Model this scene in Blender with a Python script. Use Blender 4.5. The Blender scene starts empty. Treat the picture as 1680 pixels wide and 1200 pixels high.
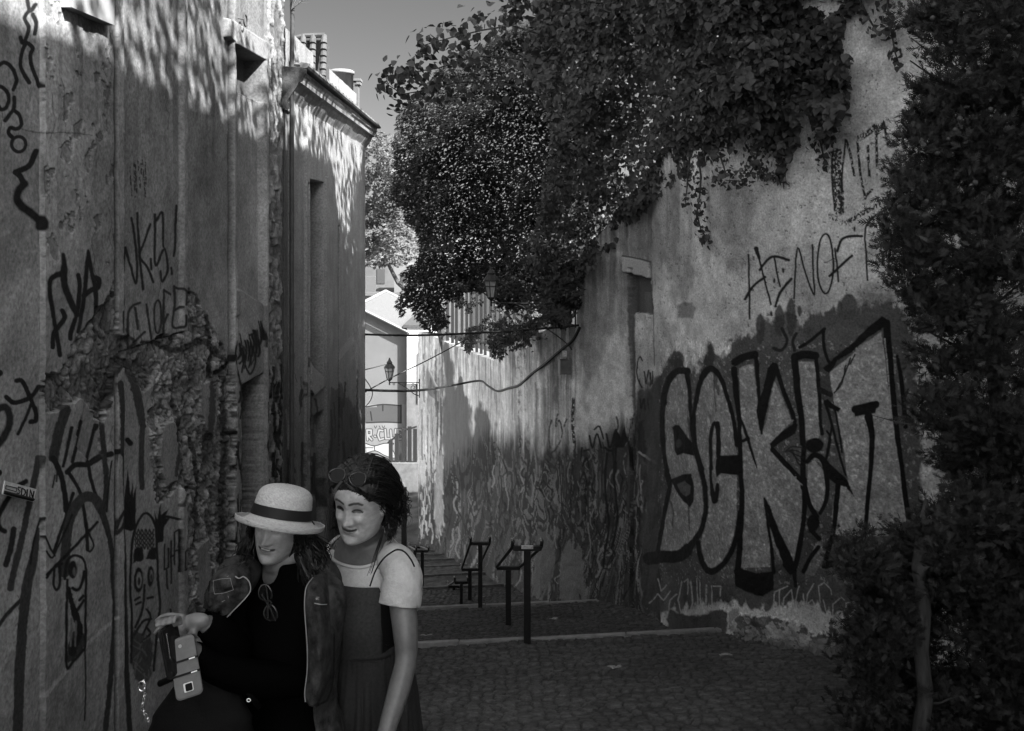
import bpy, bmesh, math, random
import numpy as np
from mathutils import Vector, Matrix
random.seed(7); rng = np.random.default_rng(7)
C = bpy.context.scene.collection
SC = bpy.context.scene

# ---------------------------------------------------------------- camera, sky, sun, exposure
F, CX, HY, W, H = 1500.0, 840.0, 370.0, 1680.0, 1200.0      # focal length, eye line and frame of the photo
cam_d = bpy.data.cameras.new('camera'); cam = bpy.data.objects.new('camera', cam_d); C.objects.link(cam)
cam.location = (0, 0, 0); cam.rotation_euler = (math.radians(90), 0, 0)
cam_d.sensor_width = 36; cam_d.lens = 36*F/W; cam_d.shift_y = (HY-H/2)/W
cam_d.clip_start = 0.05; cam_d.clip_end = 1500
SC.camera = cam
SUN_EL, SUN_AZ = math.radians(42), math.radians(125)          # azimuth clockwise from +Y (view direction)
SKY, SUN, EXPO = 0.13, 4.2, 2.5
w = bpy.data.worlds.new('World'); SC.world = w; w.use_nodes = True
nt = w.node_tree; nt.nodes.clear()
sky = nt.nodes.new('ShaderNodeTexSky'); sky.sky_type = 'NISHITA'; sky.sun_disc = False
sky.sun_elevation = SUN_EL; sky.sun_rotation = SUN_AZ; sky.air_density = 1.0; sky.dust_density = 1.0
sep = nt.nodes.new('ShaderNodeSeparateColor'); bg = nt.nodes.new('ShaderNodeBackground'); wo = nt.nodes.new('ShaderNodeOutputWorld')
mth = nt.nodes.new('ShaderNodeMath'); mth.operation = 'MULTIPLY_ADD'; mth.inputs[1].default_value = 0.9
m2 = nt.nodes.new('ShaderNodeMath'); m2.operation = 'MULTIPLY'; m2.inputs[1].default_value = 0.1
nt.links.new(sky.outputs[0], sep.inputs[0]); nt.links.new(sep.outputs[1], m2.inputs[0])
nt.links.new(sep.outputs[0], mth.inputs[0]); nt.links.new(m2.outputs[0], mth.inputs[2])
# the sky the photograph looks into is deepened by a filter; overhead and behind it stays bright
gtc = nt.nodes.new('ShaderNodeTexCoord'); dt = nt.nodes.new('ShaderNodeVectorMath'); dt.operation = 'DOT_PRODUCT'; dt.inputs[1].default_value = (0.0, 0.985, 0.17)
nt.links.new(gtc.outputs['Generated'], dt.inputs[0]); rm_ = nt.nodes.new('ShaderNodeMapRange'); rm_.interpolation_type = 'SMOOTHSTEP'
for k_, v_ in (('From Min', 0.55), ('From Max', 0.93), ('To Min', 1.35), ('To Max', 0.15)): rm_.inputs[k_].default_value = v_
nt.links.new(dt.outputs['Value'], rm_.inputs['Value']); pf = nt.nodes.new('ShaderNodeMath'); pf.operation = 'MULTIPLY'
nt.links.new(mth.outputs[0], pf.inputs[0]); nt.links.new(rm_.outputs[0], pf.inputs[1]); nt.links.new(pf.outputs[0], bg.inputs[0]); bg.inputs[1].default_value = SKY   # a red-filtered black and white sky
nt.links.new(bg.outputs[0], wo.inputs[0])
sd = bpy.data.lights.new('sun', 'SUN'); sd.energy = SUN; sd.angle = math.radians(0.5); sd.color = (1, 1, 1)
so = bpy.data.objects.new('sun', sd); C.objects.link(so)
sdir = Vector((math.sin(SUN_AZ)*math.cos(SUN_EL), math.cos(SUN_AZ)*math.cos(SUN_EL), math.sin(SUN_EL)))
so.rotation_euler = sdir.to_track_quat('Z', 'Y').to_euler(); so.location = (10, -10, 20)
SC.view_settings.view_transform = 'Standard'; SC.view_settings.look = 'None'
SC.view_settings.exposure = EXPO; SC.view_settings.gamma = 1; SC.view_settings.use_curve_mapping = False
SC.render.engine = 'CYCLES'

# ---------------------------------------------------------------- helpers
def mat(name, col=0.3, rough=0.85, noise=0.0, nscale=20.0, bump=0.0, bscale=60.0, metal=0.0, attr=None,
        bump_d=0.01, trans=0.0, spec=0.3, stretch=None):
    m = bpy.data.materials.new(name); m.use_nodes = True
    n = m.node_tree; p = n.nodes['Principled BSDF']
    p.inputs['Roughness'].default_value = rough; p.inputs['Metallic'].default_value = metal
    p.inputs['Specular IOR Level'].default_value = spec
    tc = n.nodes.new('ShaderNodeTexCoord'); mp = n.nodes.new('ShaderNodeMapping')
    n.links.new(tc.outputs['Object'], mp.inputs[0])
    if stretch: mp.inputs['Scale'].default_value = stretch
    if attr:
        a = n.nodes.new('ShaderNodeAttribute'); a.attribute_name = attr; src = a.outputs['Color']
    else:
        r = n.nodes.new('ShaderNodeRGB'); r.outputs[0].default_value = (col, col, col, 1); src = r.outputs[0]
    if noise > 0:
        nz = n.nodes.new('ShaderNodeTexNoise'); nz.inputs['Scale'].default_value = nscale; nz.inputs['Detail'].default_value = 6
        nz.inputs['Roughness'].default_value = 0.65
        n.links.new(mp.outputs[0], nz.inputs['Vector'])
        mr = n.nodes.new('ShaderNodeMapRange'); mr.inputs['From Min'].default_value = 0.3; mr.inputs['From Max'].default_value = 0.7
        mr.inputs['To Min'].default_value = 1-noise; mr.inputs['To Max'].default_value = 1+noise
        n.links.new(nz.outputs['Fac'], mr.inputs['Value'])
        vm = n.nodes.new('ShaderNodeVectorMath'); vm.operation = 'SCALE'
        n.links.new(src, vm.inputs[0]); n.links.new(mr.outputs[0], vm.inputs['Scale']); src = vm.outputs[0]
    n.links.new(src, p.inputs['Base Color'])
    if bump > 0:
        nb = n.nodes.new('ShaderNodeTexNoise'); nb.inputs['Scale'].default_value = bscale; nb.inputs['Detail'].default_value = 8
        nb.inputs['Roughness'].default_value = 0.7
        n.links.new(mp.outputs[0], nb.inputs['Vector'])
        b = n.nodes.new('ShaderNodeBump'); b.inputs['Strength'].default_value = bump; b.inputs['Distance'].default_value = bump_d
        n.links.new(nb.outputs['Fac'], b.inputs['Height']); n.links.new(b.outputs[0], p.inputs['Normal'])
    if trans > 0:                                               # leaves let some light through
        t = n.nodes.new('ShaderNodeBsdfTranslucent'); n.links.new(src, t.inputs[0])
        mx = n.nodes.new('ShaderNodeMixShader'); mx.inputs[0].default_value = trans
        o = n.nodes['Material Output']
        n.links.new(p.outputs[0], mx.inputs[1]); n.links.new(t.outputs[0], mx.inputs[2]); n.links.new(mx.outputs[0], o.inputs[0])
    return m

def tag(o, label=None, cat=None, group=None, kind=None):
    if label: o['label'] = label
    if cat: o['category'] = cat
    if group: o['group'] = group
    if kind: o['kind'] = kind
    return o

def empty(name, loc, rz=0.0):
    o = bpy.data.objects.new(name, None); C.objects.link(o); o.location = loc; o.rotation_euler = (0, 0, rz)
    o.empty_display_size = 0.2
    return o

def link(name, me, m, parent=None):
    o = bpy.data.objects.new(name, me); C.objects.link(o)
    if m is not None: me.materials.append(m)
    if parent is not None:
        o.parent = parent; o.matrix_parent_inverse = Matrix.LocRotScale(parent.location, parent.rotation_euler, parent.scale).inverted()
    return o

def fastmesh(name, verts, faces, smooth=False, attr=None, attrname='paint'):
    """verts (n,3) array, faces (m,k) array of equal size"""
    me = bpy.data.meshes.new(name); verts = np.asarray(verts, np.float32); faces = np.asarray(faces, np.int32)
    n, (m_, k) = len(verts), faces.shape
    me.vertices.add(n); me.vertices.foreach_set('co', verts.ravel())
    me.loops.add(m_*k); me.loops.foreach_set('vertex_index', faces.ravel())
    me.polygons.add(m_); me.polygons.foreach_set('loop_start', np.arange(0, m_*k, k, dtype=np.int32))
    me.polygons.foreach_set('loop_total', np.full(m_, k, np.int32))
    if smooth: me.polygons.foreach_set('use_smooth', np.ones(m_, bool))
    if attr is not None:
        a = me.attributes.new(attrname, 'FLOAT_COLOR', 'POINT')
        c = np.ones((n, 4), np.float32); c[:, :3] = np.asarray(attr, np.float32).reshape(n, 1); a.data.foreach_set('color', c.ravel())
    me.update(); me.validate()
    return me

class MB:
    """collects boxes, tubes and sweeps into one mesh"""
    def __init__(s): s.v = []; s.f = []
    def add(s, vs, fs):
        b = len(s.v); s.v += [tuple(p) for p in vs]; s.f += [tuple(i+b for i in f) for f in fs]; return s
    def box(s, a, b, M=None):
        x0, y0, z0 = a; x1, y1, z1 = b
        vs = [Vector(p) for p in ((x0,y0,z0),(x1,y0,z0),(x1,y1,z0),(x0,y1,z0),(x0,y0,z1),(x1,y0,z1),(x1,y1,z1),(x0,y1,z1))]
        if M is not None: vs = [M @ p for p in vs]
        return s.add(vs, ((3,2,1,0),(4,5,6,7),(0,1,5,4),(1,2,6,5),(2,3,7,6),(3,0,4,7)))
    def tube(s, pts, r, n=8, caps=True):
        pts = [Vector(p) for p in pts]; N = len(pts)
        rr = r if isinstance(r, (list, tuple)) else [r]*N
        t = (pts[1]-pts[0]).normalized(); up = Vector((0,0,1)) if abs(t.z) < 0.9 else Vector((1,0,0))
        u = t.cross(up).normalized(); vs = []
        for i, p in enumerate(pts):
            t = (pts[min(i+1, N-1)]-pts[max(i-1, 0)]).normalized()
            u = (u - t*u.dot(t)).normalized(); w_ = t.cross(u)
            for k in range(n):
                a = 2*math.pi*k/n; vs.append(p + (u*math.cos(a)+w_*math.sin(a))*rr[i])
        fs = [(i*n+k, i*n+(k+1) % n, (i+1)*n+(k+1) % n, (i+1)*n+k) for i in range(N-1) for k in range(n)]
        if caps: fs += [tuple(range(n-1, -1, -1)), tuple(range((N-1)*n, N*n))]
        return s.add(vs, fs)
    def lathe(s, prof, n=24, c=(0,0,0), M=None):
        vs = []
        for r, z in prof:
            for k in range(n):
                a = 2*math.pi*k/n; vs.append(Vector((c[0]+r*math.cos(a), c[1]+r*math.sin(a), c[2]+z)))
        if M is not None: vs = [M @ p for p in vs]
        P = len(prof)
        fs = [(i*n+k, i*n+(k+1) % n, (i+1)*n+(k+1) % n, (i+1)*n+k) for i in range(P-1) for k in range(n)]
        fs += [tuple(range(n-1, -1, -1)), tuple(range((P-1)*n, P*n))]
        return s.add(vs, fs)
    def extrude(s, prof, a, b, up=(0,0,1)):
        """profile [(out, z)] swept straight from a to b; out = horizontal normal to the right of travel"""
        a, b = Vector(a), Vector(b); t = (b-a); t.z = 0; t.normalize(); o = Vector((t.y, -t.x, 0)); n = len(prof)
        vs = [a+o*p+Vector((0,0,q)) for p, q in prof]+[b+o*p+Vector((0,0,q)) for p, q in prof]
        fs = [(k, (k+1) % n, n+(k+1) % n, n+k) for k in range(n)]+[tuple(range(n-1, -1, -1)), tuple(range(n, 2*n))]
        return s.add(vs, fs)
    def build(s, name, m, parent=None, smooth=False, bevel=0.0):
        me = bpy.data.meshes.new(name); me.from_pydata(s.v, [], s.f)
        bm = bmesh.new(); bm.from_mesh(me); bmesh.ops.recalc_face_normals(bm, faces=bm.faces)
        if bevel > 0: bmesh.ops.bevel(bm, geom=[e for e in bm.edges if e.calc_face_angle(0) > 0.5], offset=bevel, segments=2, affect='EDGES')
        bm.to_mesh(me); bm.free()
        if smooth:
            for p in me.polygons: p.use_smooth = True
        return link(name, me, m, parent)

def at(u, v, D): return Vector(((u-CX)/F*D, D, -(v-HY)/F*D))      # a point at depth D on the line of sight of a photo pixel
def px(X, D, Z): return (X/D*F+CX, HY-Z/D*F)

# noise in numpy
def _hash(ix, iy, s):
    h = (ix.astype(np.int64)*374761393 + iy.astype(np.int64)*668265263 + s*974634777) & 0xffffffff
    h = ((h ^ (h >> 13))*1274126177) & 0xffffffff
    return ((h ^ (h >> 16)) & 0xffff)/65535.0
def vnoise(x, y, s=0):
    x0, y0 = np.floor(x), np.floor(y); fx, fy = x-x0, y-y0; fx = fx*fx*(3-2*fx); fy = fy*fy*(3-2*fy)
    a, b, c, d = _hash(x0, y0, s), _hash(x0+1, y0, s), _hash(x0, y0+1, s), _hash(x0+1, y0+1, s)
    return (a*(1-fx)+b*fx)*(1-fy)+(c*(1-fx)+d*fx)*fy
def fbm(x, y, s=0, o=5, g=0.55):
    t = 0; a = 1; n = 0
    for i in range(o):
        t = t+a*vnoise(x*2**i, y*2**i, s+i*17); n += a; a *= g
    return t/n
def sstep(a, b, x): t = np.clip((x-a)/(b-a), 0, 1); return t*t*(3-2*t)
def worley(x, y, s=0, jit=0.8):
    """first and second nearest distances and the cell's random id"""
    ix, iy = np.floor(x), np.floor(y); d1 = np.full(x.shape, 9.0); d2 = d1.copy(); cid = np.zeros(x.shape)
    for dx in (-1, 0, 1):
        for dy in (-1, 0, 1):
            cx, cy = ix+dx, iy+dy
            px_, py_ = cx+0.5+jit*(_hash(cx, cy, s)-0.5), cy+0.5+jit*(_hash(cx, cy, s+5)-0.5)
            d = np.hypot(x-px_, y-py_); h = _hash(cx, cy, s+9)
            near = d < d1
            d2 = np.where(near, d1, np.minimum(d2, d)); cid = np.where(near, h, cid); d1 = np.where(near, d, d1)
    return d1, d2, cid

class Wall:
    """a wall face as a fine grid with relief (metres) and a paint value per vertex"""
    def __init__(s, us, vs, depth, ztop, zbot):
        s.us = np.asarray(us, float); s.vs = np.asarray(vs, float)
        s.D = depth(s.us); s.X = (s.us-CX)/F*s.D
        zt = ztop(s.us); zb = zbot(s.X, s.D)
        Z = -(s.vs[:, None]-HY)/F*s.D[None]
        s.Z = np.clip(Z, zb[None], zt[None]); s.U = np.broadcast_to(s.us[None], s.Z.shape); s.V = HY-s.Z*F/s.D[None]
        s.S = np.concatenate([[0], np.cumsum(np.hypot(np.diff(s.X), np.diff(s.D)))])
        dx, dy = np.gradient(s.X, s.S), np.gradient(s.D, s.S)
        s.nx, s.ny = dy, -dx
        if np.mean(s.nx*s.X+s.ny*s.D) > 0: s.nx, s.ny = -s.nx, -s.ny    # towards the alley
        s.SS = np.broadcast_to(s.S[None], s.Z.shape); s.h = np.zeros(s.Z.shape); s.c = np.full(s.Z.shape, 0.3)
    def win(s, x0, y0, x1, y1):
        j0, j1 = np.searchsorted(s.us, [x0, x1]); i0, i1 = np.searchsorted(s.vs, [y0, y1])
        return slice(max(i0-1, 0), i1+1), slice(max(j0-1, 0), j1+1)
    def stroke(s, pts, w, val=0.012, soft=1.0, a=1.0, rag=0.0, curve=True, gap=0.0):
        pts = np.array(pts, float); ws = np.full(len(pts), w, float) if np.isscalar(w) else np.array(w, float)
        if curve and len(pts) > 2:
            P = np.vstack([pts[:1], pts, pts[-1:]]); out = []; ow = []
            for k in range(len(pts)-1):
                p0, p1, p2, p3 = P[k:k+4]
                for t in np.arange(0, 1, 0.2):
                    out.append(0.5*((2*p1)+(p2-p0)*t+(2*p0-5*p1+4*p2-p3)*t*t+(3*p1-p0-3*p2+p3)*t**3)); ow.append(ws[k]*(1-t)+ws[k+1]*t)
            out.append(pts[-1]); ow.append(ws[-1]); pts, ws = np.array(out), np.array(ow)
        m = max(ws)+soft*2+rag+2
        sl = s.win(pts[:, 0].min()-m, pts[:, 1].min()-m, pts[:, 0].max()+m, pts[:, 1].max()+m)
        U, V = s.U[sl], s.V[sl]
        if U.size == 0: return
        if rag: U = U+(fbm(U/5, V/5, 3, 3)-0.5)*2*rag; V = V+(fbm(U/5+50, V/5, 4, 3)-0.5)*2*rag
        best = np.full(U.shape, 99.0)
        for k in range(len(pts)-1):
            ax, ay = pts[k]; bx, by = pts[k+1]; L = (bx-ax)**2+(by-ay)**2+1e-9
            t = np.clip(((U-ax)*(bx-ax)+(V-ay)*(by-ay))/L, 0, 1)
            best = np.minimum(best, np.hypot(U-ax-t*(bx-ax), V-ay-t*(by-ay))-(ws[k]*(1-t)+ws[k+1]*t)/2)
        al = a*(1-sstep(-soft*0.6, soft, best))
        if gap: al = al*sstep(gap-0.12, gap+0.12, fbm(U/2.2, V/3.2, 8, 3))
        s.c[sl] = s.c[sl]*(1-al)+val*al
    def poly(s, pts, val, soft=1.5, a=1.0, rag=0.0, rs=8.0, streak=1.0, mul=False, h=None):
        pts = np.array(pts, float); m = soft+rag+3
        sl = s.win(pts[:, 0].min()-m, pts[:, 1].min()-m, pts[:, 0].max()+m, pts[:, 1].max()+m)
        U0, V0 = s.U[sl], s.V[sl]
        if U0.size == 0: return
        U, V = U0, V0
        if rag:
            U = U0+(fbm(U0/rs, V0/rs/streak, 13, 4)-0.5)*2*rag; V = V0+(fbm(U0/rs+50, V0/rs/streak, 14, 4)-0.5)*2*rag*streak
        ins = np.zeros(U.shape, bool); best = np.full(U.shape, 1e4); n = len(pts)
        for k in range(n):
            ax, ay = pts[k]; bx, by = pts[(k+1) % n]
            c_ = ((ay > V) != (by > V)) & (U < (bx-ax)*(V-ay)/((by-ay) if by != ay else 1e-9)+ax); ins ^= c_
            L = (bx-ax)**2+(by-ay)**2+1e-9; t = np.clip(((U-ax)*(bx-ax)+(V-ay)*(by-ay))/L, 0, 1)
            best = np.minimum(best, np.hypot(U-ax-t*(bx-ax), V-ay-t*(by-ay)))
        d = np.where(ins, -best, best); al = a*(1-sstep(-soft, soft, d))
        if h is not None: s.h[sl] = s.h[sl]*(1-al)+h*al
        if val is not None: s.c[sl] = s.c[sl]*(1-al+al*val) if mul else s.c[sl]*(1-al)+val*al
        return sl, al
    def ell(s, cx, cy, rx, ry, val, soft=1.5, a=1.0, rag=1.0):
        t = np.linspace(0, 2*math.pi, 18, endpoint=False)
        s.poly(np.stack([cx+rx*np.cos(t), cy+ry*np.sin(t)], 1), val, soft, a, rag)
    def ring(s, cx, cy, rx, ry, w, val=0.012, **k):
        s.stroke([(cx+rx*math.cos(t), cy+ry*math.sin(t)) for t in np.linspace(0.1, 2*math.pi+0.1, 13)], w, val, **k)
    def build(s, name, m, parent=None, back=0.5):
        X = s.X[None]+s.nx[None]*s.h; Y = s.D[None]+s.ny[None]*s.h
        P = np.stack([X, Y, s.Z], -1); r, c = s.Z.shape
        idx = np.arange(r*c).reshape(r, c)
        f = np.stack([idx[:-1, :-1], idx[1:, :-1], idx[1:, 1:], idx[:-1, 1:]], -1).reshape(-1, 4)
        dz = (s.Z[:-1, :-1]-s.Z[1:, :-1] > 1e-5) | (s.Z[:-1, 1:]-s.Z[1:, 1:] > 1e-5)
        f = f[dz.ravel()]
        # top, back and ends
        tp = P[0]; bk = np.stack([s.X-s.nx*back, s.D-s.ny*back, tp[:, 2]], -1); bb = bk.copy(); bb[:, 2] = s.Z[-1]
        V = np.vstack([P.reshape(-1, 3), tp, bk, bb]); n0 = r*c; i = np.arange(c-1)
        f2 = np.stack([n0+i, n0+i+1, n0+c+i+1, n0+c+i], -1); f3 = np.stack([n0+c+i, n0+c+i+1, n0+2*c+i+1, n0+2*c+i], -1)
        e = []
        for j in (0, c-1): e.append([n0+j, n0+c+j, n0+2*c+j, idx[-1, j]])
        F_ = np.vstack([f, f2, f3, np.array(e)])
        col = np.concatenate([s.c.ravel(), s.c[0]*0.3, np.full(2*c, 0.12)])
        me = fastmesh(name, V, F_, True, np.clip(col, 0.004, 0.9))
        # flat caps
        return link(name, me, m, parent)

# ---------------------------------------------------------------- the lie of the land
EDGES = [8.7, 12.1, 15.5, 18.9, 22.3, 25.7, 29.1, 32.5, 35.9, 39.3]; SL, RI, SK = 0.265, 0.17, 0.12
def gz(X, D):
    Dp = D-SK*np.clip(X, -2.5, 3)                       # the step edges run a little askew
    z = -1.65-SL*np.minimum(Dp, 39.3)
    for e in EDGES: z = z-RI*(Dp > e)
    return z+0.0*X
def gzf(X, D): return float(gz(np.array(float(X)), np.array(float(D))))
# ---------------------------------------------------------------- the setting
stone = mat('paving_stone', attr='paint', rough=0.75, noise=0.55, nscale=45, bump=0.9, bscale=90, bump_d=0.006)
def ground(name, xs, ys, zfun, stones=True, base=0.13, sc=9.0):
    Xg, Yg = np.meshgrid(xs, ys); Z = zfun(Xg, Yg)
    d1, d2, cid = worley(Xg*sc, Yg*sc*1.15, 3, 0.55)
    gap = sstep(0.02, 0.22, d2-d1); wob = fbm(Xg*1.1, Yg*1.1, 5, 3)-0.5
    hgt = gap*(0.018+0.020*cid)+wob*0.06; c = base*(0.55+0.9*cid)*(0.35+0.65*gap)*(0.6+0.8*fbm(Xg*2, Yg*2, 9, 4))
    Z = Z+hgt-0.03
    r, q = Z.shape; idx = np.arange(r*q).reshape(r, q)
    f = np.stack([idx[:-1, :-1], idx[:-1, 1:], idx[1:, 1:], idx[1:, :-1]], -1).reshape(-1, 4)
    me = fastmesh(name, np.stack([Xg, Yg, Z], -1).reshape(-1, 3), f, True, c.ravel())
    return tag(link(name, me, stone), kind='structure')
# stepped cobbled ramp: each landing its own stretch of one path
ys1 = np.concatenate([np.arange(-3, 5, 0.12), np.arange(5, 9.6, 0.014)]); xs1 = np.concatenate([np.arange(-2.7, -1.2, 0.1), np.arange(-1.2, 3.3, 0.014), np.arange(3.3, 8, 0.12)])
def landing(i):
    lo = -3 if i == 0 else EDGES[i-1]; hi = EDGES[i] if i < len(EDGES) else 60
    if i == 0: xs = xs1; t = np.concatenate([np.linspace(0, 0.72, 90), np.linspace(0.72, 1, 260)[1:]])
    elif i < 3: xs = np.arange(-3.5 if i == 1 else -4, 2.6, 0.02); t = np.linspace(0, 1, 180)
    elif i < len(EDGES): xs = np.arange(-7, 3, 0.06); t = np.linspace(0, 1, 50)
    else: xs = np.arange(-30, 30, 0.4); t = np.linspace(0, 1, 60)
    X = np.broadcast_to(xs[None], (len(t), len(xs)))
    D = lo+(hi-lo)*t[:, None]+SK*np.clip(X, -2.5, 3)
    zb = -1.65-SL*np.minimum(D-SK*np.clip(X, -2.5, 3), 39.3)-RI*i
    d1, d2, cid = worley(X*11+0.8*fbm(X*2, D*2, 15, 2), D*13+0.8*fbm(X*2+7, D*2, 16, 2), 3, 0.75)
    gap = sstep(0.02, 0.24, d2-d1); wob = fbm(X*1.1, D*1.1, 5, 3)-0.5
    Z = zb+gap*(0.012+0.020*cid)+wob*0.05-0.03
    worn = fbm(X*0.8+9, D*0.8, 12, 4); c = 0.054*(0.72+0.5*cid)*(0.25+0.75*gap)*(0.35+1.3*worn)
    c = np.where((_hash(np.floor(X*9), np.floor(D*10.5), 77) > 0.9985), 0.25, c)
    P = np.stack([X, D, Z], -1); P = np.vstack([P, P[-1:]*1.0]); P[-1, :, 2] -= RI+0.06
    c = np.vstack([c, c[-1:]]); r, q = c.shape; idx = np.arange(r*q).reshape(r, q)
    f = np.stack([idx[:-1, :-1], idx[:-1, 1:], idx[1:, 1:], idx[1:, :-1]], -1).reshape(-1, 4)
    me = fastmesh('stepped_path', P.reshape(-1, 3), f, True, c.ravel())
    return tag(link('stepped_path', me, stone), kind='structure')
for i in range(len(EDGES)+1): landing(i)
# ground far below and round about, down to the horizon
gm = mat('far_ground', 0.12, noise=0.3, nscale=0.3)
me = fastmesh('ground', [(-700,-200,-16),(700,-200,-16),(700,1200,-16),(-700,1200,-16)], [(0,1,2,3)]); tag(link('ground', me, gm), kind='structure')
# pale kerb stones along each step edge
km = mat('kerb_stone', 0.20, rough=0.7, noise=0.35, nscale=8, bump=0.4, bscale=40)
kd_ = mat('dark_kerb', 0.09, rough=0.8, noise=0.4, nscale=8)  # darker kerb colour for the farther steps
for i, e in enumerate(EDGES[:8]):
    b = MB(); x = -3.2; random.seed(i+3)
    while x < 2.6:
        L = 0.55+0.4*random.random(); x1 = min(x+L, 2.6)
        z = -1.65-SL*e-RI*i; dz = random.uniform(-0.006, 0.008)+(0.012 if x < -0.3 else 0)
        y0 = e-0.05
        pts = []
        for (xx, yy, zz) in ((x+0.004, y0, z-0.012+SL*0.1), (x1-0.004, y0, z-0.012+SL*0.1), (x1-0.004, e+0.025, z+0.004), (x+0.004, e+0.025, z+0.004)):
            pts.append(Vector((xx, yy+SK*max(min(xx, 3), -2.5), zz+dz+0.014)))
        low = [p-Vector((0, 0, 0.22)) for p in pts]
        b.add(low+pts, ((3,2,1,0),(4,5,6,7),(0,1,5,4),(1,2,6,5),(2,3,7,6),(3,0,4,7)))
        x = x1
    tag(b.build('kerb', km if i < 2 else kd_, bevel=0.006), kind='structure')

# ---------------------------------------------------------------- the left-hand houses
plaster = mat('old_plaster', attr='paint', rough=0.92, noise=0.42, nscale=48, bump=0.6, bscale=120, bump_d=0.004, spec=0.15)
A_ = 2.0
def depthL(u): return A_*F/(815-u)
L = Wall(np.concatenate([np.arange(-400, -4, 8), np.arange(-4, 470, 1.15)]), np.concatenate([np.arange(-420, -6, 9), np.arange(-6, 1206, 1.25), np.arange(1206, 1420, 12)]),
         depthL, lambda u: np.where(u < 74, 3.4, 2.62)+0*u, lambda X, D: gz(X, D)-0.25)
U, V, S, Z = L.U, L.V, L.SS, L.Z
n1 = fbm(S*1.3, Z*1.3, 1, 5); n2 = fbm(S*7, Z*7, 2, 5); n3 = fbm(S*30, Z*30, 21, 3)
L.c = 0.225*(0.40+0.95*n1)*(0.7+0.6*n2)*(0.85+0.3*n3)
L.h += (n2-0.5)*0.012+(n3-0.5)*0.003
# older patchwork: bands of darker damp and paler lower plaster
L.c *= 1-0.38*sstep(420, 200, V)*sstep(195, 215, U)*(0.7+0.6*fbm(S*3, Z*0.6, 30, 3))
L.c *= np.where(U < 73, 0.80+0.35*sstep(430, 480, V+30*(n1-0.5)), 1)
flk = (fbm(S*9, Z*9, 40, 5) > 0.60) & (U > 74) & (U < 188) & (V < 440); L.c = np.where(flk, L.c*0.62, L.c); L.h = np.where(flk, L.h-0.004, L.h)
drip = fbm(S*14, Z*0.9, 41, 4); L.c *= 1-0.30*sstep(0.5, 0.7, drip)*sstep(500, 100, V)
# relief of the facade
def band(u0, u1, h, fac=None, v0=-999, v1=9999):
    m_ = (U >= u0) & (U < u1) & (V > v0) & (V < v1)
    L.h[m_] += h
    if fac: L.c[m_] *= fac
band(-999, 73.5, -0.02); band(187, 193, -0.015, 0.35); band(205, 300, -0.022, 0.97); band(307, 379, -0.03, 0.92)
band(299, 307, 0.006, 1.12); band(379, 381.5, -0.03, 0.4); band(194, 206, 0.0, 1.18); band(381.5, 388, 0.012, 1.25)
band(433, 438, 0.02, 1.2, 60, 1200)
# rubble showing where the plaster fell
def rubble(pts, val, depth=-0.03, rag=7, amp=0.026):
    sl, al = L.poly(pts, None, 1.2, 1, rag, 9)
    U_, V_, S_, Z_ = U[sl], V[sl], S[sl], Z[sl]
    d1, d2, cid = worley(S_*13+5*fbm(S_*5, Z_*5, 60, 3), Z_*15+5*fbm(S_*5, Z_*5, 61, 3), 31, 1.0)
    gp = sstep(0.0, 0.35, d2-d1); r = fbm(S_*12, Z_*9, 33, 6, 0.68)
    cc = val*(0.6+0.8*cid)*(0.6+0.4*gp)*(0.25+1.5*r)*(0.35+1.4*fbm(S_*3.2, Z_*3.2, 35, 4)); hh = depth+amp*(0.3*gp*(0.2+cid)+1.7*(r-0.5)+1.2*(fbm(S_*3.2, Z_*3.2, 36, 3)-0.5))
    L.c[sl] = L.c[sl]*(1-al)+cc*al; L.h[sl] = L.h[sl]*(1-al)+(L.h[sl]*0.3+hh)*al
rubble([(76,612),(95,616),(108,600),(118,570),(130,550),(145,530),(160,505),(172,497),(180,475),(187,462),(191,505),(198,548),(215,550),(232,565),(250,560),(262,556),(270,552),
        (262,600),(250,640),(240,640),(215,615),(200,602),(185,618),(182,655),(165,695),(150,675),(140,658),(128,655),(112,668),(76,678)], 0.085)
rubble([(262,556),(300,548),(312,540),(318,520),(313,490),(316,472),(326,480),(345,515),(352,532),(362,548),(374,568),(380,600),(384,640),(379,1230),(322,1230),(316,1050),(316,850),(300,802),(262,832),(250,690),(258,640)], 0.14, amp=0.036)
for isl in ([(128,700),(140,662),(152,672),(162,700),(166,750),(150,760),(130,740)],[(268,700),(290,690),(300,740),(296,790),(275,800),(266,760)],[(330,640),(350,620),(362,660),(356,720),(338,700)],[(325,900),(345,880),(352,960),(340,1010),(326,980)]):
    sl_, al_ = L.poly(isl, None, 1.0, 1, 5, 8); L.c[sl_] = L.c[sl_]*(1-al_)+al_*0.16*(0.6+0.7*fbm(S[sl_]*8, Z[sl_]*8, 37, 4)); L.h[sl_] = L.h[sl_]*(1-al_)+al_*-0.01
L.poly([(385,74),(432,100),(433,168),(388,146)], 0.05, 1, 1, 0, h=-0.16)              # opening left at the head of the walled-up window
L.poly([(387,146),(432,168),(434,500),(388,470)], None, 0.7, 1, 0, h=-0.05)
L.poly([(374,30),(437,70),(437,98),(431,98),(385,72),(374,60)], 0.17, 1.0, 0.9, 0, h=0.02)
L.poly([(398,632),(431,613),(431,1230),(398,1230)], 0.045, 0.8, 1, 0.5, h=-0.22)       # low doorway
for k, (u0, v0) in enumerate(((383,495),(440,468))): L.poly([(u0,v0-20),(u0+8,v0-18),(u0+8,v0+22),(u0,v0+24)], 0.16, 1, 0.9, 0, h=0.025)
rub = (U > 438) & (U < 472); rr = fbm(S*12, Z*12, 71, 5); d1, d2, cid = worley(S*7, Z*9, 72, 0.9)
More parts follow.
